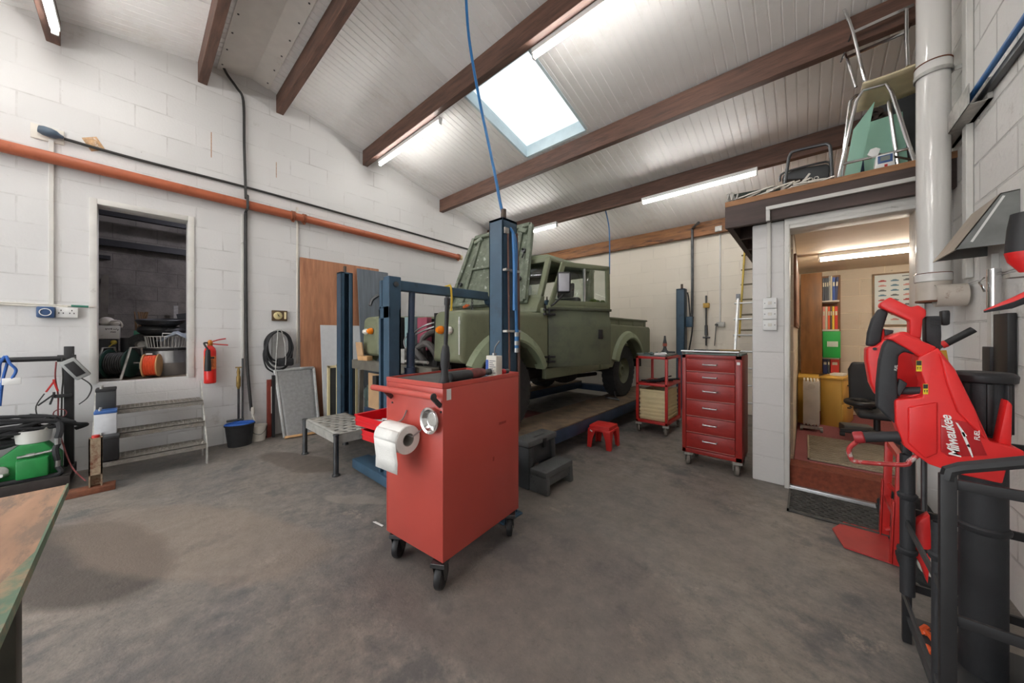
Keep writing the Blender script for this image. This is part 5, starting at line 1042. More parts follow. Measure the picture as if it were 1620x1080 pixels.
for lab, p, q, w in (('pale plank leaning at the left of the store back wall', (-1.8, -.55, .81), (-2.5, -.62, 2.35), .10), ('dark timber upright at the back of the store', (-2.0, -.30, .81), (-2.5, -.30, 2.15), .07), ('short rough timber leaning in the store', (-1.6, -.22, .81), (-1.7, -.22, 1.55), .06), ('grey pipe upright at the back of the store', (-2.4, .42, .81), (-2.4, .42, 1.75), .05)):
    b = B(); b.bar(p, q, w, .03, (1, 0, 0)); solo(b, 'timber_length' if 'pipe' not in lab else 'grey_pipe', 'greywood' if 'pipe' not in lab else 'galv', lab, 'timber' if 'pipe' not in lab else 'pipe')
for lab, y0, y1, x, z, h in (('upper dark joist across the store', -2.1, 2.9, -2.0, 2.96, .10), ('lower dark joist across the store', -2.1, 2.9, -2.45, 2.62, .09), ('short dark batten on the store back wall', -2.0, -.25, -2.56, 2.42, .05)):
    struct(B().box(x-.04, y0, z-h/2, x+.04, y1, z+h/2), 'store_joist', 'black')
sl = thing('store_fill_bulb', 'unseen fill bulb added under the store ceiling behind the door lintel', 'light', (-.5, .9, 3.2))  # bulb added out of sight to brighten the dark store
b = B(); b.cyl((-.6, 1.2, 3.3), (-.6, 1.2, 3.2), .01, 8); b.done('flex', 'black', sl)
B().sph((-.6, 1.2, 3.16), .05).done('bulb', glow('fill_bulb_glow', (240, 238, 255), 120), sl)
b = B(); b.obox((-1.2, .46, 1.46), (.05, .16, .24), (.2, 0, 0)); solo(b, 'dark_board', 'darkplast', 'dark board hanging by the right jamb in the store', 'board')
# ================================================================ WORKBENCH CORNER, LOWER LEFT
wbn = thing('workbench', 'plywood bench corner with green painted edge in the lower left foreground', 'workbench', (4.0, -.6, 0))
bt = mat('benchtop', (166, 128, 102), .65, var=.2, scale=4, stretch=(1, 4, 1), dirt=(126, 104, 88), dscale=6, dlo=.48, dhi=.62)
b = B(); b.box(3.36, -1.0, .782, 4.75, -.148, .80); tp = b.done('bench_top', bt, wbn)
ge = mat('greenedge', (96, 120, 98), .6, var=.2, scale=10, dirt=(150, 128, 100), dscale=8, dlo=.5, dhi=.62)
b = B(); b.box(3.36, -.148, .778, 4.75, -.144, .803); b.done('painted_edge', ge, tp)
b = B(); b.prism([(3.86, -.148, .8005), (4.75, -.148, .8005), (4.75, -.30, .8005), (4.05, -.19, .8005)], (0, 0, .0008)); b.done('paint_patch', ge, tp)
for x, y in ((3.73, -.215), (4.6, -.215), (3.73, -.9), (4.6, -.9)):
    b = B(); b.box(x-.03, y-.03, 0, x+.03, y+.03, .782); b.done('leg', mat('legdark', (66, 66, 58), .6, .3, var=.2), wbn, bev=.004)
# ================================================================ BACK WALL AND PILLAR
b = B(); b.tube([(3.66, 6.36, 1.605), (3.655, 6.40, 1.70), (3.655, 6.42, 2.2), (3.655, 6.42, 3.05), (3.67, 6.38, 3.13), (3.80, 6.2, 3.15)], .022, 10, sub=2); solo(b, 'steel_pipe', 'darksteel', 'dark steel pipe rising beside the far lift post to the roof', 'pipe')
b = B(); b.tube([(2.62, 5.2, 3.4), (2.66, 5.24, 3.15), (2.68, 5.24, 2.9), (2.68, 5.24, 2.3)], .010, 8, sub=4); solo(b, 'drop_hose', 'hoseblue', 'thin blue hose dropping from the roof behind the truck cab', 'hose')
pj = thing('pump_lance', 'dark slim pump with yellow valve block hanging on the back wall', 'pump', (3.85, 6.5, 1.3))
b = B(); b.cyl((3.85, 6.5, 1.83), (3.85, 6.5, 1.96), .014, 10); b.cyl((3.85, 6.5, 1.1), (3.85, 6.5, 1.75), .012, 8); b.cyl((3.85, 6.5, 1.28), (3.85, 6.5, 1.45), .022, 10); b.cyl((3.80, 6.5, 1.24), (3.91, 6.5, 1.24), .014, 8); b.done('tube', 'darksteel', pj)
b = B(); b.box(3.81, 6.46, 1.75, 3.90, 6.54, 1.83); b.done('valve_block', mat('ochre', (196, 156, 64), .5), pj, bev=.006)
sk2 = thing('wall_socket', 'grey socket box with black plug on the back wall', 'socket', (4.04, 6.52, 1.45))
B().box(4.0, 6.50, 1.42, 4.12, 6.55, 1.50).done('box', 'galv', sk2, bev=.004)
b = B(); b.cyl((4.005, 6.50, 1.455), (4.005, 6.47, 1.455), .022, 12); b.tube([(4.0, 6.48, 1.43), (3.99, 6.48, 1.25), (3.98, 6.48, 1.1)], .006, 6); b.done('plug', 'black', sk2)
trunk('thin painted conduit down the back wall to the grey socket', 4.04, 6.53, 1.5, 4.06, 6.55, 3.02)
trunk('pair of grey junction boxes on the end of the pale rear beam', 4.0, 6.39, 3.0, 4.10, 6.418, 3.09, 'galv', 'junction box', 'junction_box')
# ladder leaning at the back wall
ld_ = thing('extension_ladder', 'yellow and grey extension ladder leaning on the back wall beside the pillar', 'ladder', (4.5, 6.2, 0))
ya, yb_ = (6.05, .0), (6.50, 2.62)
def lad(x, z, off=0): return V((x, 6.0+.47*z/2.6-off, z))
for x in (4.36, 4.74):
    b = B(); b.bar(lad(x+.0, 1.25), lad(x+.04, 2.62), .022, .06, (0, 1, 0)); b.done('fly_rail', mat('ladderyellow', (186, 156, 44), .5, var=.2, scale=8), ld_)
    b = B(); b.bar(lad(x-.07, .0, .06), lad(x-.02, 1.85, .06), .025, .07, (0, 1, 0)); b.done('base_rail', 'alu', ld_)
for i in range(6):
    z = 1.36+.24*i; b = B(); b.cyl(lad(4.36, z), lad(4.76, z), .013, 8); b.done('rung', mat('rungdark', (120, 112, 92), .5, .5), ld_)
for i in range(7):
    z = .28+.25*i; b = B(); b.cyl(lad(4.29, z, .06), lad(4.74, z, .06), .014, 8); b.done('rung', 'alu', ld_)
b = B(); b.obox(lad(4.34, 1.88, .07), (.05, .06, .09)); b.done('lock_bracket', 'darksteel', ld_)
# pillar switches and trunking
sw = thing('switch_bank', 'three white switch plates in a column on the white pillar', 'switch', (4.905, 3.62, 1.45))
for i in range(3):
    z = 1.322+i*.094; p = B().box(4.858, 3.605, z, 4.953, 3.64, z+.09).done('switch_plate', 'white', sw, bev=.004)
    b = B(); b.box(4.893, 3.602, z+.033, 4.92, 3.606, z+.06); b.done('rocker', 'offwhite', p, bev=.001)
    b = B()
    for x in (4.872, 4.94): b.cyl((x, 3.606, z+.045), (x, 3.6035, z+.045), .004, 8)
    b.done('screws', 'darksteel', p, kind='stuff')
b = B(); b.box(4.885, 3.618, 1.606, 4.912, 3.64, 2.25); b.box(4.885, 3.524, 2.245, 4.912, 3.5535, 2.334); b.box(4.885, 3.524, 2.335, 5.70, 3.553, 2.365); b.box(4.885, 3.554, 2.2505, 4.912, 3.64, 2.262)
solo(b, 'cable_trunking', 'whitepaint', 'white trunking from the switches up the pillar and along the mezzanine beam', 'trunking', bev=.002)
# ================================================================ OFFICE
oh = thing('oil_radiator', 'white finned oil radiator on the red carpet by the yellow desk', 'radiator', (5.19, 5.15, .19))
b = B()
for i in range(5): b.box(5.115+i*.029, 5.1, .25, 5.135+i*.029, 5.40, .765)
b.box(5.113, 5.09, .27, 5.255, 5.10, .75); b.done('fins', 'offwhite', oh, bev=.006)
b = B(); b.cyl((5.185, 5.09, .70), (5.185, 5.075, .70), .032, 18); b.cyl((5.185, 5.09, .29), (5.185, 5.08, .29), .028, 18); b.done('valve_knob', 'offwhite', oh)
b = B(); b.box(5.09, 5.08, .215, 5.28, 5.12, .245)
for x in (5.10, 5.27): b.cyl((x-.012, 5.09, .212), (x+.012, 5.09, .212), .022, 12)
b.done('castor_bar', 'galv', oh)
dk = thing('desk', 'yellow wood desk return against the left office wall', 'desk', (5.15, 5.7, .19))
b = B(); b.box(5.062, 5.45, .73, 5.262, 6.5, .765); b.box(5.062, 5.47, .19, 5.26, 5.49, .73); b.done('desk_panel', 'yellowwood', dk, bev=.003)
RP = math.radians(-13)
pd = thing('drawer_pedestal', 'yellow wood two drawer pedestal with black pulls on the office carpet', 'drawer unit', (5.405, 5.80, .19), RP)
B().box(-.07, -.29, 0, .115, .29, .56).done('carcass', 'yellowwood', pd, bev=.003, loc=True)
for z0, z1 in ((.02, .27), (.29, .54)):
    b = B(); b.box(.115, -.275, z0, .125, .275, z1); d = b.done('drawer', 'yellowwood', pd, bev=.002, loc=True)
    b = B(); b.tube([(.125, -.06, z1-.06), (.145, -.045, z1-.065), (.145, .06, z1-.065), (.125, .08, z1-.06)], .008, 6); b.done('pull', 'black', d, loc=True)
B().box(-.085, -.30, .56, .13, .30, .585).done('pedestal_top', 'yellowwood', pd, bev=.003, loc=True)
M_ = ROOT[pd.name]
solo(B().obox(M_ @ V((.03, .05, .60)), (.12, .2, .024), (0, 0, RP)), 'paper_pile', 'paper', 'pile of papers on the yellow pedestal', 'papers')
bc = thing('bookcase', 'tall brown wooden bookcase in the corner of the office', 'bookcase', (5.27, 6.1, .77))
B().box(5.085, 5.93, .768, 5.297, 5.95, 2.10).done('side_panel', 'oak', bc, bev=.004)
b = B(); b.box(5.30, 6.35, .768, 5.49, 6.36, 2.10); b.done('back_panel', 'oak', bc)
for z in (1.735, 1.355, .985): B().box(5.298, 6.02, z-.018, 5.462, 6.35, z).done('shelf', 'offwhite', bc)
random.seed(3)
bkcols = {'navy': (36, 48, 92), 'slate': (70, 76, 84), 'blue': (44, 78, 156), 'greyb': (150, 152, 150), 'creamb': (208, 202, 176), 'orange': (226, 96, 56), 'pink': (226, 150, 130), 'yellow': (226, 190, 60), 'redb': (206, 56, 44), 'brownb': (96, 70, 56)}
for k, c in bkcols.items(): mat('book_'+k, c, .5, var=.06)
def book(x, w, z, h, key, label, d=.17, tilt=0, group=None):
    b = thing('book', label, 'book', (x+w/2, 6.1, z), 0, group)
    B().obox((x+w/2, 6.03+d/2, z+h/2), (w-.002, d, h), (0, tilt, 0)).done('cover', 'book_'+key, b, bev=.002, seg=1)
    c = B(); c.obox((x+w/2+tilt*h*.2, 6.029, z+h*.7), (w*.6, .002, h*.18), (0, tilt, 0)); c.done('spine_label', 'book_creamb', b); return b
x = 5.302
for key, w, lab in (('slate', .02, 'leftmost of the three slate volumes on the top shelf'), ('slate', .02, 'middle of the three slate volumes on the top shelf'), ('slate', .02, 'rightmost of the three slate volumes on the top shelf'), ('greyb', .018, 'thin grey book beside the slate volumes on the top shelf'), ('creamb', .016, 'thin cream book beside the blue ones on the top shelf'), ('blue', .028, 'bright blue book near the end of the top shelf'), ('navy', .026, 'navy book at the right end of the top shelf')):
    book(x, w, 1.736, .30 if key in ('slate', 'navy', 'blue') else .32, key, lab, group='books on the top shelf', tilt=.05 if key == 'navy' else 0); x += w
x = 5.302
for key, w, lab in (('pink', .028, 'pale pink book at the left of the second shelf'), ('creamb', .022, 'cream book on the second shelf'), ('orange', .024, 'orange book on the second shelf'), ('brownb', .018, 'brown book on the second shelf'), ('yellow', .024, 'yellow book on the second shelf'), ('redb', .03, 'red book at the right end of the second shelf')):
    book(x, w, 1.356, .30, key, lab, group='books on the second shelf'); x += w
gf = thing('box_file', 'bright green box file on the third shelf of the bookcase', 'box file', (5.39, 6.0, .986))
B().box(5.305, 5.97, .987, 5.47, 6.25, 1.33).done('case', mat('filegreen', (34, 160, 70), .45), gf, bev=.004)
b = B()
for i in range(8): b.box(5.345+i*.013, 5.968, 1.13, 5.355+i*.013, 5.971, 1.20)
b.done('label_strip', 'white', gf, kind='stuff')
for x, w, key, lab in ((5.305, .045, 'navy', 'blue lever arch binder on the lowest shelf of the bookcase'), (5.352, .02, 'slate', 'thin black folder on the lowest shelf of the bookcase'), (5.38, .08, 'redb', 'brown red binder on the lowest shelf of the bookcase')): book(x, w, .77, .2, key, lab, group='binders on the lowest shelf')
oc_ = thing('office_chair', 'black padded office chair behind the red saws', 'chair', (5.72, 5.05, .19))
b = B(); b.loft([[(5.47+.03*(z-.62)*0+dx, 4.95+dy, z) for dx, dy in ((-.0+i_, 0), (.24-i_, .0), (.24-i_, .07), (0+i_, .07))] for z, i_ in ((.50, .05), (.62, .01), (.92, .0), (1.0, .03))]); b.done('backrest', 'toolblack', oc_, bev=.02, seg=3)
b = B(); b.box(5.52, 4.72, .46, 5.88, 5.16, .53); b.done('seat', 'toolblack', oc_, bev=.03, seg=3)
for x in (5.54, 5.86):
    b = B(); b.tube([V((x, 4.78, .60))+V((.09*math.cos(a), .15*math.sin(a), .01)) for a in [2*PI*i/20 for i in range(20)]], .026, 10, True); b.cyl((x+.06, 4.85, .60), (5.66, 4.95, .45), .014, 8); b.done('armrest', 'black', oc_)
b = B(); b.cyl((5.68, 5.0, .26), (5.68, 5.0, .47), .025, 12); b.done('column', 'black', oc_)
b = B()
for i in range(5): a = 2*PI*i/5+.3; b.bar((5.68, 5.0, .30), (5.68+.27*math.cos(a), 5.0+.27*math.sin(a), .25), .045, .03); b.cyl((5.68+.26*math.cos(a)-.02, 5.0+.26*math.sin(a), .215), (5.68+.26*math.cos(a)+.02, 5.0+.26*math.sin(a), .215), .024, 12)
b.done('star_base', 'darkplast', oc_)
solo(B().obox((5.56, 5.35, .235), (.25, .18, .09), (0, 0, .2)), 'plastic_case', 'greyplast', 'grey plastic case on the carpet beside the office chair', 'case', bev=.02)
ps = thing('framed_poster', 'framed chart of small vehicle pictures on the office back wall', 'poster', (6.15, 6.51, 1.7))
PX0, PX1, PZ0, PZ1 = 5.80, 6.52, 1.40, 2.09
B().box(PX0+.015, 6.502, PZ0+.015, PX1-.015, 6.518, PZ1-.015).done('print', mat('posterpaper', (206, 214, 212), .4, var=.03), ps)
b = B()
for a in ((PX0, PZ0, PX0+.02, PZ1), (PX1-.02, PZ0, PX1, PZ1), (PX0, PZ0, PX1, PZ0+.02), (PX0, PZ1-.02, PX1, PZ1)): b.box(a[0], 6.49, a[1], a[2], 6.519, a[3])
b.done('frame', mat('frametan', (132, 108, 78), .4), ps, bev=.003)
vc = [mat('veh_red', (168, 60, 56), .5), mat('veh_blue', (92, 130, 150), .5), mat('veh_grey', (96, 104, 108), .5), mat('veh_pink', (196, 140, 134), .5)]
for ci in range(4):
    b = B()
    for r_ in range(9):
        for c_ in range(6):
            if (r_*3+c_*5+(r_*c_) % 3) % 4 != ci: continue
            x, z = PX0+.055+c_*.108, PZ1-.11-r_*.063
            b.box(x, 6.5, z, x+.07, 6.5025, z+.014); b.prism([(x+.012, 6.5, z+.014), (x+.06, 6.5, z+.014), (x+.046, 6.5, z+.024), (x+.02, 6.5, z+.024)], (0, .0025, 0))
    b.done('vehicle_pictures', vc[ci], ps, kind='stuff')
b = B(); b.box(PX0+.26, 6.50, PZ1-.055, PX0+.46, 6.503, PZ1-.045); b.done('title_line', 'veh_grey', ps)
pq = thing('paper_notice', 'white notice with small red pictures below the framed chart', 'notice', (6.1, 6.51, 1.3))
B().box(5.84, 6.508, 1.22, 6.3, 6.518, 1.375).done('sheet', 'white', pq)
b = B()
for i in range(6): b.box(5.88+i*.065, 6.505, 1.29, 5.92+i*.065, 6.509, 1.315)
b.done('red_pictures', 'veh_red', pq, kind='stuff')
for i, (y0, y1) in enumerate(((3.95, 4.5), (4.6, 5.4))):
    fr = thing('wall_frame', ('nearer' if i == 0 else 'farther')+' of the two brown framed pictures on the left office wall', 'picture', (5.065, (y0+y1)/2, 1.7), 0, 'pictures on the office partition')
    B().box(5.056, y0, 1.36, 5.074, y1, 2.02).done('frame', mat('framebrown', (140, 92, 66), .5, var=.3, scale=12), fr, bev=.004); B().box(5.074, y0+.04, 1.40, 5.076, y1-.04, 1.98).done('picture', mat('picturetan', (196, 150, 124), .5, var=.25, scale=8), fr)
def honeycomb(name, label, x0, y0, x1, y1, z, m, nx, ny, t=.012, cat='mat', rot=0):
    b = B(); r = t*.36
    o = thing(name, label, cat, ((x0+x1)/2, (y0+y1)/2, z))
    b.box(x0, y0, z, x1, y1, z+.004); b.done('backing', m[0], o)
    b = B()
    for j in range(ny+1):
        y = y0+.008+(y1-y0-.016)*j/ny
        pts = [V((x0+.008+(x1-x0-.016)*i/(nx*2), y+(.45*(y1-y0)/ny if (i % 2) ^ (j % 2) else 0)*.6, z+.004)) for i in range(nx*2+1)]
        for p, q in zip(pts, pts[1:]): b.bar(p+V((0, 0, t/2)), q+V((0, 0, t/2)), .006, t)
    b.box(x0, y0, z, x1, y0+.012, z+t+.004); b.box(x0, y1-.012, z, x1, y1, z+t+.004); b.box(x0, y0, z, x0+.012, y1, z+t+.004); b.box(x1-.012, y0, z, x1, y1, z+t+.004); b.done('ribbing', m[1], o)
    return o
honeycomb('rubber_mat', 'black ribbed rubber mat on the garage floor at the office step', 5.035, 3.14, 5.58, 3.565, .001, ('black', mat('matrib', (82, 80, 76), .7, var=.25, scale=20)), 11, 11, .014)
honeycomb('rubber_mat', 'worn beige honeycomb mat on the red carpet inside the office', 5.15, 3.90, 5.80, 4.82, .19, (mat('matdark', (92, 82, 68), .8), mat('matbeige', (164, 150, 128), .8, var=.15)), 16, 26, .010)
# ================================================================ ON THE MEZZANINE
MZ = 2.486
sc_ = thing('metal_chair', 'chrome tube chair with cream seat standing on the mezzanine', 'chair', (5.45, 3.8, MZ))
def my(px, py, Y=3.66): return at_y(px, py, Y)
F_, R_ = 3.63, 3.95
def onz(px, py, Y): p = at_y(px, py, Y); p.z = MZ+.011; return p
fl_, fr_ = at_y(1326, 284, F_), at_y(1447, 262, F_); fl_.z = fr_.z = MZ+.012
tl, tr2 = at_y(1356, 152, F_), at_y(1408, 137, F_)
rl, rr = at_y(1345, 160, R_), at_y(1404, 145, R_); rlb, rrb = V((fl_.x+.02, R_+.03, MZ+.012)), V((fr_.x-.02, R_+.03, MZ+.012))
b = B(); b.tube([fl_, tl*.93+fl_*.07, tl+V((.03, 0, .03)), tr2+V((-.02, 0, .03)), tr2*.93+fr_*.07, fr_], .012, 10); b.tube([rlb, rl, rl+V((.03, 0, .03)), rr+V((-.02, 0, .03)), rr, rrb], .012, 10)
s1, s2 = fl_*.82+tl*.18, fr_*.82+tr2*.18; b.tube([s1, s2], .010, 8); b.done('leg_frame', 'chrome', sc_)
sz = max(tl.z, tr2.z)+.045
b = B(); cx_ = (tl.x+tr2.x)/2
b.grid([[(cx_-.06+.36*u, 3.56+.42*v, sz+.02*u+.01*math.sin(PI*v)-.012*math.sin(PI*u)) for u in [i/8 for i in range(9)]] for v in [j/6 for j in range(7)]]); b.done('seat', mat('seatcream', (214, 200, 166), .5), sc_, thick=.014)
ic = thing('metal_chair', 'upturned chrome chair frame stacked on the cream chair seat', 'chair', (5.55, 3.8, sz+.02))
Q = 3.70
pA = [at_y(1335, 14, Q), at_y(1349, 50, Q), at_y(1368, 126, Q), at_y(1378, 131, Q)]; b = B(); b.tube(pA, .011, 10, sub=3)
b.tube([at_y(1328, 64, Q+.2), at_y(1340, 92, Q+.2), at_y(1354, 138, Q+.2)], .011, 10)
b.tube([at_y(1348, 51, Q), at_y(1330, 98, Q+.2)], .007, 6); b.tube([at_y(1434, 14, Q), at_y(1434, 60, Q), at_y(1436, 104, Q)], .011, 10)
b.bar(at_y(1349, 52, Q), at_y(1446, 8, Q), .022, .012, (0, 1, 0)); b.bar(at_y(1340, 91, Q+.2), at_y(1436, 49, Q+.1), .02, .012, (0, 1, 0)); b.tube([at_y(1434, 50, Q), at_y(1448, 26, Q+.2)], .007, 6); b.done('leg_frame', 'chrome', ic)
mint = mat('mint', (150, 196, 176), .4, var=.06, scale=4)
def bent(label, pts, Y, th, dy=0):
    b = B(); P = [at_y(px, py, Y+dy*i) for i, (px, py) in enumerate(pts)]
    zmin = MZ+.002
    for p in P: p.z = zmin if p.z < MZ+.22 else p.z
    b.prism(P, (0, th, 0)); return solo(b, 'mint_board', mint, label, 'board', bev=.003)
bent('narrow pale green board standing on edge between the chrome chair legs', [(1333, 283), (1350, 205), (1384, 160), (1358, 284)], 3.78, .02)
bent('wide pale green panel leaning behind the chrome chair', [(1352, 281), (1366, 196), (1428, 176), (1440, 262)], 4.05, .015)
dh = solo(B().prism([at_y(1378, 182, 4.3), at_y(1388, 168, 4.3), at_y(1448, 140, 4.3), V((6.06, 4.3, MZ+.002)), V((5.5, 4.3, MZ+.002))], (0, .2, 0)), 'dark_bumper', 'darkplast', 'dark plastic car bumper lying behind the green panels', 'bumper', bev=.015)
b = B()
for px, py, r in ((1384, 182, .05), (1398, 186, .035), (1372, 188, .04)): c = at_y(px, py, 4.22); b.lathe([(r*.4, 0), (r, 0), (r, .03), (r*.4, .03)], c, (0, -1, 0), 18); b.cyl(c, c+V((0, .06, 0)), r*.3, 8)
b.box(5.50, 4.20, MZ+.002, 5.62, 4.29, 3.06); solo(b, 'engine_parts', mat('partsbrown', (72, 60, 54), .6, .4, var=.3, scale=20), 'brown and black engine parts piled on the bumper', 'engine parts')
wbx = thing('weighing_device', 'white and blue electronic box with red mark at the mezzanine edge', 'electronic box', (5.55, 3.66, MZ))
c0 = at_y(1400, 268, 3.62)
b = B(); b.prism([(c0.x-.055, 3.6, MZ+.002), (c0.x+.05, 3.6, MZ+.002), (c0.x+.04, 3.6, MZ+.11), (c0.x-.045, 3.6, MZ+.11)], (0, .08, 0)); b.done('case', 'white', wbx, bev=.006)
b = B(); b.box(c0.x-.038, 3.597, MZ+.045, c0.x+.035, 3.601, MZ+.10); b.done('blue_surround', mat('devblue', (52, 84, 136), .4), wbx, bev=.001)
b = B(); b.box(c0.x-.025, 3.594, MZ+.06, c0.x+.022, 3.598, MZ+.092); b.done('screen', mat('lcdgrey', (120, 128, 124), .3), wbx)
b = B(); b.box(c0.x-.005, 3.596, MZ+.016, c0.x+.010, 3.601, MZ+.032); b.done('red_mark', 'red', wbx)
sd = thing('paddle', 'white paddle blade on a rod lying across the mezzanine items', 'paddle', (5.5, 3.7, 2.7))
P = [at_y(x, y, 3.60) for x, y in ((1372, 245), (1377, 236), (1386, 233), (1393, 235), (1389, 246), (1380, 248))]
b = B(); b.prism(P, (0, .012, 0)); b.done('blade', 'white', sd, bev=.002)
b = B(); b.cyl(at_y(1388, 243, 3.606), at_y(1440, 252, 3.9), .008, 8); b.done('rod', 'steel', sd)
b = B(); b.prism([at_y(x, y, 3.9) for x, y in ((1352, 277), (1356, 252), (1366, 247), (1368, 272))], (0, .05, 0)); solo(b, 'blue_holder', mat('holderblue', (40, 60, 92), .5), 'dark blue clip holder beside the white electronic box', 'holder', bev=.004)
# folding chair lying at the left
fc = thing('folding_chair', 'grey tube framed folding chair with black cushion lying on the mezzanine', 'chair', (4.95, 3.8, MZ))
Y_ = 3.72
P = [at_y(x, y, Y_) for x, y in ((1240, 290), (1246, 262), (1250, 245), (1258, 239), (1300, 229), (1310, 229), (1314, 238), (1317, 286))]
P[0].z = MZ+.012; P[-1].z = MZ+.012
b = B(); b.tube(P, .012, 10, sub=3); b.done('tube_frame', 'darksteel', fc)
b = B(); P = [at_y(x, y, 3.85) for x, y in ((1236, 285), (1240, 275), (1262, 266), (1308, 258), (1314, 262), (1312, 282))]
for p in P: p.z = max(p.z, MZ+.004)
b.prism(P, (0, .35, 0)); b.done('cushion', 'darkplast', fc, bev=.015, seg=3)
b = B(); b.tube([at_y(1234, 287, 3.83), at_y(1236, 276, 3.83), at_y(1256, 268, 3.83), at_y(1306, 256, 3.83), at_y(1314, 262, 3.83)], .009, 8, sub=3); b.done('cushion_rail', 'darksteel', fc)
b = B(); c1, c2 = V((4.64, 3.63, MZ+.042)), V((4.97, 3.68, MZ+.042)); b.cyl(c1, c2, .04, 18); solo(b, 'canvas_roll', mat('canvasgreen', (52, 58, 52), .8), 'dark green canvas roll at the left end of the mezzanine', 'canvas roll')
b = B(); random.seed(11)
for i in range(16):
    c = V((4.74+.034*i, 3.565+random.uniform(0, .03), MZ+.012+random.uniform(0, .03))); d = V((random.uniform(.03, .09), random.uniform(-.03, .03), random.uniform(-.005, .03))); b.bar(c-d, c+d, .012, .010)
c = V((5.10, 3.59, MZ+.01)); b.bar(c, c+V((.06, .02, .09)), .014, .014)
for i in range(3):
    for j in range(2): b.tube([V((5.13+.035*i, 3.58, MZ+.012+.03*j))+V((.014*math.cos(a), 0, .012*math.sin(a))) for a in [2*PI*k/6 for k in range(6)]], .003, 5, True)
solo(b, 'bracket_scrap', 'offwhite', 'scatter of white brackets and wire scraps along the mezzanine edge', 'scraps', kind='stuff')
b = B()
for i in range(7): c = V((4.60+.012*i, 3.565+.008*(i % 3), MZ+.012)); b.tube([c, c+V((random.uniform(-.02, .02), 0, random.uniform(.03, .07)))], .008, 6)
solo(b, 'bolt_bundle', 'galv', 'bundle of grey bolts at the left corner of the mezzanine', 'bolts', kind='stuff')
# ================================================================ FLUE, WALL FITTINGS ON THE RIGHT
fu = thing('flue_pipe', 'thick glossy white flue pipe running from floor bend to roof beside the office door', 'flue', (5.757, 3.4, 1.5))
fw = mat('flueenamel', (216, 214, 210), .18, var=.03, scale=3, coat=.4)
FX, FY, FR = 5.752, 3.40, .072
B().cyl((FX, FY, 1.62), (FX, FY, roofz(FY)-.03), FR, 36).done('pipe_length', fw, fu)
for z in (1.62, 2.96):
    b = B(); b.lathe([(FR, 0), (FR+.008, .004), (FR+.008, .05), (FR+.005, .055), (FR, .06)], (FX, FY, z), seg=36); b.done('joint_collar', fw, fu)
b = B(); b.lathe([(FR+.001, -.004), (FR+.007, 0), (FR+.007, .004), (FR, .006)], (FX, FY, 1.672), seg=36); b.lathe([(FR+.001, 0), (FR+.0085, .002), (FR+.0085, .006), (FR, .008)], (FX, FY, 3.016), seg=36); b.done('rust_seam', 'rust', fu)
el = []
for i in range(9):
    a = PI/2*i/8; R = .06; c = V((FX+R-R*math.cos(a), FY-.10*(i/8), 1.62-.05-.11*math.sin(a)*1.0)); n = V((math.sin(a), -.25*math.sin(a), -math.cos(a))); x = V((0, 1, 0)).cross(n).normalized(); y = n.cross(x).normalized()
    el.append([c+(x*math.cos(2*PI*k/24)+y*math.sin(2*PI*k/24))*(FR+.002) for k in range(24)])
b = B(); b.loft([[(FX+(FR+.002)*math.cos(2*PI*k/24), FY+(FR+.002)*math.sin(2*PI*k/24), z) for k in range(24)] for z in (1.62, 1.50)], False); b.loft([[(FX-.01+h, FY-.09+(FR-.002)*math.cos(2*PI*k/24), 1.525+(FR-.004)*math.sin(2*PI*k/24)) for k in range(24)] for h in (0, .12)], False)
b.done('flue_bend', mat('flueold', (198, 188, 176), .4, var=.08, dirt=(128, 84, 54), dscale=6, dlo=.58, dhi=.68), fu)
b = B(); b.lathe([(FR-.012, 0), (FR+.003, 0), (FR+.003, .012), (FR-.012, .012)], (FX, FY, 1.49), seg=30); b.done('rusty_rim', 'rust', fu)
b = B(); b.lathe([(FR+.008, -.012), (FR+.011, -.012), (FR+.011, .012), (FR+.008, .012)], (FX, FY, 2.95), seg=30); b.bar((FX+FR, FY, 2.95), (5.878, FY-.02, 2.945), .008, .025); b.done('wall_bracket', 'galv', fu)
trunk('white boxed trunking running down the right wall beside the flue', 5.85, 3.26, 1.62, 5.878, 3.33, 3.85)
trunk('slim white trunking down the right wall below the steel hood', 5.855, 2.92, 1.0, 5.88, 2.98, 1.70)
hd_ = thing('vent_hood', 'small grey sheet metal hood sticking out of the right wall', 'hood', (5.8, 2.88, 1.83))
hm = mat('hoodsteel', (128, 130, 128), .45, .5, var=.15, scale=12)
HY0, HY1 = 2.70, 3.07
for y in (HY0, HY1-.003):
    b = B(); b.prism([(5.879, y, 1.955), (5.826, y, 1.95), (5.693, y, 1.705), (5.879, y, 1.71)], (0, .003, 0)); b.done('side_cheek', hm, hd_)
b = B(); b.prism([(5.826, HY0, 1.95), (5.879, HY0, 1.955), (5.879, HY0, 1.951), (5.829, HY0, 1.946), (5.697, HY0, 1.702), (5.690, HY0, 1.702)], (0, HY1-HY0, 0)); b.done('sloping_front', mat('hoodtan', (176, 164, 150), .5, .2, var=.1), hd_)
b = B(); b.obox((5.79, HY0-.0006, 1.835), (.008, .001, .22), (0, .43, 0)); b.done('shiny_streak', 'white', hd_)  # shiny streak on the cheek, painted in as a white strip
tyc = thing('cable_channel', 'grey steel channel carrying a blue rod along the upper right wall', 'channel', (5.84, 3.3, 2.58))
b = B(); b.box(5.80, 2.99, 2.53, 5.803, 3.62, 2.645); b.box(5.80, 2.99, 2.53, 5.878, 3.62, 2.533); b.box(5.86, 2.99, 2.53, 5.878, 3.62, 2.645); b.done('channel', 'galv', tyc)
b = B(); b.cyl((5.83, 3.3, 2.61), (5.83, 1.9, 2.62), .013, 12); b.done('blue_rod', mat('rodblue', (52, 112, 178), .35), tyc)
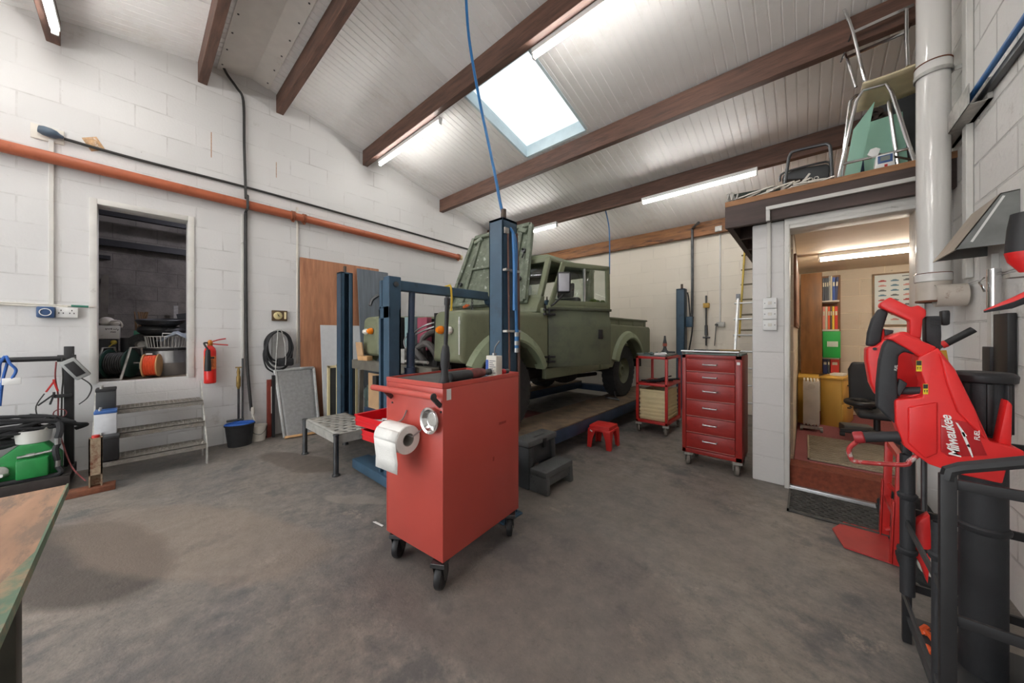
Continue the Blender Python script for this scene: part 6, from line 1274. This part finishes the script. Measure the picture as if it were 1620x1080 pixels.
b = B(); b.box(5.85, 1.9, 2.565, 5.876, 3.2, 2.60); b.done('dark_rail', 'darksteel', tyc, bev=.003)
b = B(); b.cyl((5.84, 2.83, 1.40), (5.84, 2.83, 1.61), .022, 16); b.tube([(5.812, 2.83, 1.50), (5.80, 2.815, 1.53), (5.80, 2.845, 1.55), (5.812, 2.83, 1.57)], .004, 6, sub=3); solo(b, 'steel_tube_hook', 'chrome', 'short polished steel tube with hook on the right wall under the hood', 'tube')
b = B(); b.box(5.85, 2.72, 1.05, 5.876, 2.88, 1.385); b.box(5.84, 2.88, 1.05, 5.876, 2.98, 1.22); solo(b, 'black_backing_plate', 'black', 'black steel plate fixed low on the right wall behind the saws', 'plate', bev=.003)
# ================================================================ RED SACK TRUCK
sk_ = thing('sack_truck', 'red sack truck leaning against the right wall, toe plate flat on the floor', 'sack truck', (5.5, 3.0, 0))
b = B(); b.prism([(5.268, 3.03, .004), (5.31, 2.815, .004), (5.525, 2.785, .004), (5.525, 3.19, .004), (5.33, 3.19, .004)], (0, 0, .008)); b.done('toe_plate', mat('platered', (176, 52, 50), .5, var=.12, scale=8, dirt=(120, 44, 42), dscale=12, dlo=.6, dhi=.7), sk_)
def up(y, z, o=0): return V((5.515+.03*z+o, y, z))
for y in (2.80, 3.16):
    b = B(); b.bar(up(y, .01), up(y, .62), .035, .035, (1, 0, 0)); b.bar(up(y, .01, -.022), up(y, .36, -.022), .055, .006, (1, 0, 0)); u_ = b.done('upright', 'red', sk_, bev=.004)
for z in (.25, .60): b = B(); b.bar(up(2.80, z), up(3.16, z), .025, .03); b.done('cross_bar', 'red', sk_)
lv = thing('lever_bar', 'black rubber lever grip with red ferrule slanting up behind the saws', 'lever', (5.75, 2.9, 1.25))
q = [at_y(1489, 546, 2.72), at_y(1497, 543, 2.72), at_y(1540, 521, 2.72)]
b = B(); b.cyl(q[1], q[2], .016, 16); b.done('grip', 'black', lv)
b = B(); b.cyl(q[0], q[1], .018, 16); b.done('ferrule', 'toolred', lv)
b = B(); b.tube([q[0], q[0]+V((-.05, .0, -.06)), V((5.60, 2.72, .9)), V((5.60, 2.72, .3)), V((5.60, 2.72, .001))], .011, 8); b.done('bar', 'darksteel', lv)
for y in (2.66, 3.32):
    c = V((5.62, y, .125)); b = B(); b.lathe([(.06, -.03), (.10, -.035), (.122, -.02), (.125, 0), (.122, .02), (.10, .035), (.06, .03)], c, (0, 1, 0), 30)
    for k in range(20): a = 2*PI*k/20; b.obox((c.x+.1215*math.cos(a), c.y, c.z+.1215*math.sin(a)), (.006, .05, .02), (0, -a, 0))
    w_ = b.done('wheel', 'tyre_rubber', sk_); b = B(); b.lathe([(0, -.02), (.06, -.02), (.06, .02), (0, .02)], c, (0, 1, 0), 20); b.done('hub', 'offwhite', w_)
b = B(); b.cyl((5.62, 2.66, .125), (5.62, 3.32, .125), .010, 8)
for y in (2.82, 3.14): b.tube([up(y, .35), V((5.62, y, .22)), V((5.62, y, .125)), up(y, .05)], .011, 8)
b.done('axle', 'red', sk_)
# ================================================================ BLACK TOOL STAND WITH RED SAWS
ts = thing('tool_stand', 'black steel stand with sleeves holding the red saws, right foreground', 'stand', (5.7, 1.85, 0))
PX, QY, QB = 5.452, 1.585, 2.135
b = B(); b.box(PX-.016, QY-.013, 0, PX+.016, QY+.013, .87); b.done('post', 'black', ts, bev=.003)
b = B(); b.box(PX-.010, QB-.013, 0, PX+.016, QB+.013, .92); b.done('post', 'black', ts, bev=.003)
b = B(); b.box(5.80, QY-.013, 0, 5.832, QY+.013, 1.06); b.done('post', 'black', ts, bev=.003)
b = B(); b.box(5.80, QB-.013, 0, 5.832, QB+.013, 1.06); b.done('post', 'black', ts, bev=.003)
b = B(); b.tube([(PX, QY, .855), (PX+.004, QY, .882), (PX+.025, QY, .896), (PX+.40, QY, 1.05)], .017, 8); b.done('top_bar', 'black', ts)
for z in (.83, .435, .10): b = B(); b.box(PX, QY-.006, z, 5.83, QY+.006, z+.03); b.done('front_rail', 'black', ts, bev=.002)
for z in (.53, .22): b = B(); b.bar((PX-.012, QY, z), (PX-.012, QB, z), .006, .028); b.done('side_rail', mat('railgrey', (74, 76, 78), .4, .3), ts)
for z in (.53, .22, .85): b = B(); b.box(PX, QB-.006, z, 5.83, QB+.006, z+.03); b.done('back_rail', 'black', ts)
B().box(PX, QY, .10, 5.83, QB, .112).done('base_shelf', 'darkplast', ts)
# black sleeves
def sleeve(label, x, y, r, z0, z1, collar=None, flange=False, seg=28):
    t = thing('bar_sleeve', label, 'sleeve', (x, y, z0))
    B().lathe([(0, z0), (r, z0), (r, z1), (r*.9, z1), (r*.9, z0+.01)], (x, y, 0), seg=seg).done('tube', 'toolblack', t)
    for zc in collar or []: B().lathe([(r, zc-.02), (r+.006, zc-.012), (r+.008, zc), (r+.003, zc+.006), (r, zc+.006)], (x, y, 0), seg=seg).done('collar', 'toolblack', t)
    if flange:
        b = B(); b.lathe([(r, z1-.015), (r+.018, z1-.01), (r+.020, z1+.012), (r+.010, z1+.022), (r*.7, z1+.024), (0, z1+.018)], (x, y, 0), seg=seg)
        for k in range(8): a = 2*PI*k/8; b.obox((x+(r+.004)*math.cos(a), y+(r+.004)*math.sin(a), z1-.10), (.012, .012, .17), (0, 0, a))
        b.done('flanged_cap', 'black', t, bev=.002)
    return t
sleeve('wide black upright sleeve with flanged top behind the front saw', 5.60, 1.95, .052, .113, 1.13, (.62,), True)
sleeve('slim black sleeve beside the rear left post of the tool stand', 5.445, 2.055, .021, .24, .80, (.42, .64))
sleeve('slim dark sleeve just behind the near post of the tool stand', 5.447, 1.65, .014, .113, .70, (.60,))
# front saw, drawn in its own upright plane
def outl(pts, Y, s=3.6, ox=1320, oy=440): return [at_y(ox+x/s, oy+y/s, Y) for x, y in pts]
SY = 1.80
sw1 = thing('cut_off_saw', 'large red cordless saw with white script logo hung in the front of the black stand', 'saw', (5.5, SY, .9))
b = B(); b.prism(outl([(480, 450), (590, 395), (690, 520), (800, 740), (885, 930), (1000, 960), (1085, 985), (1085, 1045), (985, 1080), (960, 1172), (700, 1115), (540, 1060), (400, 960), (350, 830), (345, 700), (360, 690), (500, 680), (515, 600), (472, 470)], SY), (0, .10, 0)); bd1 = b.done('body', 'toolred', sw1, bev=.008, seg=3)
b = B(); b.prism(outl([(290, 345), (380, 306), (590, 394), (505, 462), (430, 412), (330, 354)], SY+.012), (0, .07, 0)); b.done('upper_arm', 'toolred', sw1, bev=.007, seg=3)
b = B(); b.prism(outl([(300, 350), (336, 352), (440, 404), (474, 440), (400, 418), (368, 440), (360, 560), (365, 690), (352, 835), (300, 790), (242, 735), (245, 600), (258, 470), (278, 390)], SY+.02), (0, .055, 0)); b.done('rear_grip', 'toolblack', sw1, bev=.011, seg=3)
b = B(); b.prism(outl([(370, 570), (420, 600), (370, 680), (352, 640)], SY+.025), (0, .04, 0)); b.done('trigger', 'toolblack', sw1, bev=.005)
b = B(); b.tube(outl([(500, 655), (362, 688), (345, 640), (352, 600), (372, 572)], SY+.045), .005, 8, sub=3); b.done('trigger_guard', 'toolred', sw1)
b = B(); q = outl([(375, 640), (520, 640)], SY+.05); b.cyl(q[0], q[1], .014, 14); b.done('crossgrip', 'toolblack', sw1)
b = B(); q = outl([(150, 905), (370, 900)], SY+.03); b.cyl(q[0], q[1], .0185, 18); fg = b.done('front_grip', 'toolblack', sw1)
b = B(); d = (q[1]-q[0]).normalized(); b.lathe([(0, -.020), (.019, -.02), (.022, -.014), (.022, .006), (.018, .010)], q[0], d, 18); b.done('grip_collar', mat('toolreddark', (160, 40, 46), .45), fg)
b = B(); b.tube(outl([(128, 930), (84, 970), (96, 1025), (140, 1046), (390, 1062), (430, 1040), (470, 1010)], SY+.03), .008, 10, sub=3); b.done('hand_guard', mat('guardred', (176, 52, 52), .4, .1, var=.2, scale=30, dirt=(190, 180, 176), dscale=25, dlo=.55, dhi=.62), sw1)
b = B(); b.prism(outl([(930, 945), (985, 690), (1018, 720), (1012, 965)], SY+.03), (0, .05, 0)); b.done('rear_fin', 'toolred', sw1, bev=.006)
b = B(); b.prism(outl([(598, 425), (640, 600), (700, 760), (868, 926), (802, 744), (692, 524)], SY-.012), (0, .03, 0)); b.done('shroud', 'toolred', sw1, bev=.006, seg=3)
b = B(); b.prism(outl([(420, 735), (590, 705), (590, 1000), (520, 1030), (420, 940)], SY-.008), (0, .02, 0)); b.done('battery_cover', 'toolred', sw1, bev=.006, seg=3)
b = B(); b.prism(outl([(606, 795), (790, 825), (872, 1010), (650, 1015), (606, 985)], SY-.003), (0, .02, 0)); b.done('logo_panel', mat('logored', (176, 26, 32), .45), sw1, bev=.002)
def text_on(txt, p0, p1, size_px, Y, m, par, name, shear=0, bold=0, s=3.6, spacing=1):
    a, c = outl([p0, p1], Y, s); d = (c-a).normalized()
    M4 = frame4(a, d, (0, -1, 0)); return lettering(txt, size_px, M4, m, par, name, .0006, shear, bold, spacing)
lw = mat('logowhite', (236, 234, 230), .4, var=.02)
text_on('Milwaukee', (722, 1022), (668, 806), .0345, SY-.0045, lw, sw1, 'script_lettering', .32, .0006, spacing=.92)
text_on('FUEL', (828, 925), (826, 835), .0150, SY-.0135, lw, sw1, 'lettering', .2, .0002)
b = B()
for q in (((690, 820), (703, 826), (756, 898), (738, 903)), ((720, 876), (738, 876), (776, 966), (756, 956)), ((752, 948), (768, 944), (792, 1018), (784, 1020))): b.prism(outl(q, SY-.0046), (0, .0016, 0))
b.done('lightning_stroke', lw, sw1)
for a, c in (((466, 468), (498, 530)), ((505, 602), (534, 660))):
    b = B(); (x0, y0), (x1, y1) = a, c; b.prism(outl([(x0, y0), (x1, y0), (x1, y1), (x0, y1)], SY-.0012), (0, .002, 0)); stk = b.done('warning_sticker', mat('stickeryellow', (226, 196, 40), .5), sw1)
    b = B(); ym = (y0+y1)/2
    b.prism(outl([(x0+2, y0+2), (x1-2, y0+2), (x1-2, ym-3), (x0+2, ym-3)], SY-.002), (0, .001, 0))
    for k in (0, 1): xx = x0+5+k*14; b.prism(outl([(xx, ym+6), (xx+8, ym+6), (xx+4, y1-6)], SY-.002), (0, .001, 0))
    b.done('sticker_print', 'black', stk)
text_on('FUEL', (356, 528), (364, 470), .010, SY+.018, lw, sw1, 'lettering', .2)
# second saw behind
S2 = 2.02
sw2 = thing('cut_off_saw', 'second red cordless saw behind the front one, its open handle standing tallest', 'saw', (5.45, S2, .9))
b = B(); b.prism(outl([(258, 160), (262, 140), (318, 106), (440, 165), (455, 160), (480, 152), (525, 180), (525, 215), (505, 232), (495, 345), (430, 330), (430, 240), (300, 185)], S2), (0, .06, 0)); b.done('upper_arm', 'toolred', sw2, bev=.006, seg=3)
b = B(); b.prism(outl([(258, 168), (312, 192), (302, 215), (275, 300), (268, 360), (240, 385), (182, 388), (190, 310), (215, 230)], S2+.01), (0, .045, 0)); b.done('rear_grip', 'toolblack', sw2, bev=.010, seg=3)
b = B(); b.prism(outl([(182, 395), (240, 384), (300, 330), (400, 300), (495, 340), (520, 420), (500, 720), (420, 740), (300, 700), (240, 672), (205, 600), (182, 470)], S2+.0), (0, .09, 0)); b.done('body', 'toolred', sw2, bev=.010, seg=3)
b = B(); b.tube(outl([(232, 385), (268, 350), (285, 290), (300, 330)], S2+.03), .005, 8, sub=3); b.done('trigger_guard', 'toolred', sw2)
b = B(); b.prism(outl([(282, 290), (340, 296), (335, 312), (290, 330)], S2+.02), (0, .03, 0)); b.done('trigger', 'toolblack', sw2, bev=.004)
b = B(); b.cyl(outl([(230, 402)], S2-.002)[0], outl([(230, 402)], S2-.006)[0], .006, 12); b.done('screw', 'black', sw2)
bt1 = thing('battery_pack', 'ribbed black battery pack standing behind the two red saws', 'battery', (5.55, 2.1, 1.2))
b = B(); b.prism(outl([(520, 216), (608, 214), (612, 330), (606, 415), (560, 385), (522, 360)], 2.05), (0, .06, 0)); b.done('pack', 'toolblack', bt1, bev=.005)
b = B()
for i in range(4): b.prism(outl([(545, 226+i*16), (604, 226+i*16), (604, 234+i*16), (545, 234+i*16)], 2.047), (0, .006, 0))
b.done('ribs', 'black', bt1)
b = B(); b.prism(outl([(612, 184), (658, 182), (662, 200), (660, 262), (640, 270), (614, 262)], 2.10), (0, .04, 0)); b.done('end_block', 'black', bt1, bev=.004)
b = B(); b.bar(outl([(614, 410)], 2.06)[0], V((5.66, 2.02, .115)), .018, .014, (0, 1, 0)); solo(b, 'wooden_stick', mat('handleyellow', (196, 150, 44), .5), 'yellow wooden handle slanting behind the front saw', 'stick')
b = B(); b.prism(outl([(412, 385), (440, 350), (488, 325), (496, 470), (478, 640), (450, 560), (415, 500)], 2.085, 2.84, 1300, 700), (0, .05, 0)); hs = thing('hand_saw', 'small red tool hanging point down inside the black stand', 'tool', (5.5, 2.1, .4)); b.done('housing', 'toolred', hs, bev=.006)
b = B(); b.prism(outl([(430, 476), (490, 486), (486, 500), (440, 496)], 2.08, 2.84, 1300, 700), (0, .06, 0)); b.done('band', 'black', hs, bev=.002)
# third tool cropped by the right edge
t3 = thing('hedge_trimmer', 'red and black tool handle reaching in from the right edge above the saws', 'tool', (5.8, 2.2, 1.32))
a_ = [at_y(1556, 492, 2.2), at_y(1600, 478, 2.2), at_y(1660, 452, 2.2), at_y(1700, 436, 2.2)]
b = B(); b.loft([[p+V((0, dy, dz)) for dy, dz in ((-h*.9, 0), (-h*.6, h*.75), (h*.6, h*.75), (h*.9, 0))] for p, h in zip(a_, (.006, .022, .028, .028))]); b.done('upper_shell', 'toolred', t3, bev=.002)
b = B(); b.loft([[p+V((0, dy, dz)) for dy, dz in ((-h*.9, 0), (h*.9, 0), (h*.5, -h*1.1), (-h*.5, -h*1.1))] for p, h in zip(a_, (.006, .022, .03, .03))]); b.done('lower_grip', 'toolblack', t3, bev=.003)
b = B(); b.cyl(a_[2]+V((0, 0, .01)), V((5.879, 2.21, a_[2].z+.01)), .008, 8); b.done('wall_hook', 'darksteel', t3)
t4 = thing('grinder', 'red and black tool end at the far right edge under the steel hood', 'tool', (5.78, 2.3, 1.6))
b = B(); b.loft([[p+V((r*math.cos(a), r*.8*math.sin(a), 0)) for a in [2*PI*k/16 for k in range(16)]] for p, r in ((at_y(1634, 335, 2.25), .05), (at_y(1628, 360, 2.25), .05), (at_y(1624, 398, 2.25), .05))]); b.done('black_barrel', 'black', t4)
b = B(); b.loft([[p+V((r*math.cos(a), r*.8*math.sin(a), 0)) for a in [2*PI*k/16 for k in range(16)]] for p, r in ((at_y(1624, 398, 2.25), .051), (at_y(1626, 412, 2.25), .046), (at_y(1634, 430, 2.25), .028))]); b.done('red_nose', 'toolred', t4)
b = B(); b.box(5.72, 2.20, 1.50, 5.80, 2.26, 1.515); b.done('bracket', 'galv', t4)
# stand bottom clutter
b = B(); b.tube([V(at_z(1462, 1000, .125)), V(at_z(1470, 1003, .13)), V(at_z(1480, 1018, .135)), V(at_z(1478, 1034, .13)), V(at_z(1466, 1022, .13))], .010, 8, sub=4); b.tube([V(at_z(1456, 998, .125)), V(at_z(1466, 992, .13))], .011, 8); solo(b, 'cable_cutters', mat('ctorange', (232, 92, 40), .4), 'orange handled cutters lying on the base of the black stand', 'cutters')
b = B(); random.seed(8); b.sph((5.70, 1.73, .208), .085, .085, .085, 18)
for v in b.bm.verts: v.co += V((random.uniform(-1, 1), random.uniform(-1, 1), random.uniform(-1, 1)))*.009
solo(b, 'plastic_bag', mat('bagfilm', (150, 138, 138), .2, var=.35, scale=30, dirt=(120, 26, 40), dscale=8, dlo=.52, dhi=.56), 'clear crinkled plastic bag with red print on the base of the black stand', 'bag')
b = B(); b.cyl((5.738, 1.86, .113), (5.738, 1.86, .78), .015, 16); solo(b, 'steel_pole', 'steel', 'polished steel pole standing in the black stand at the right edge', 'pole')
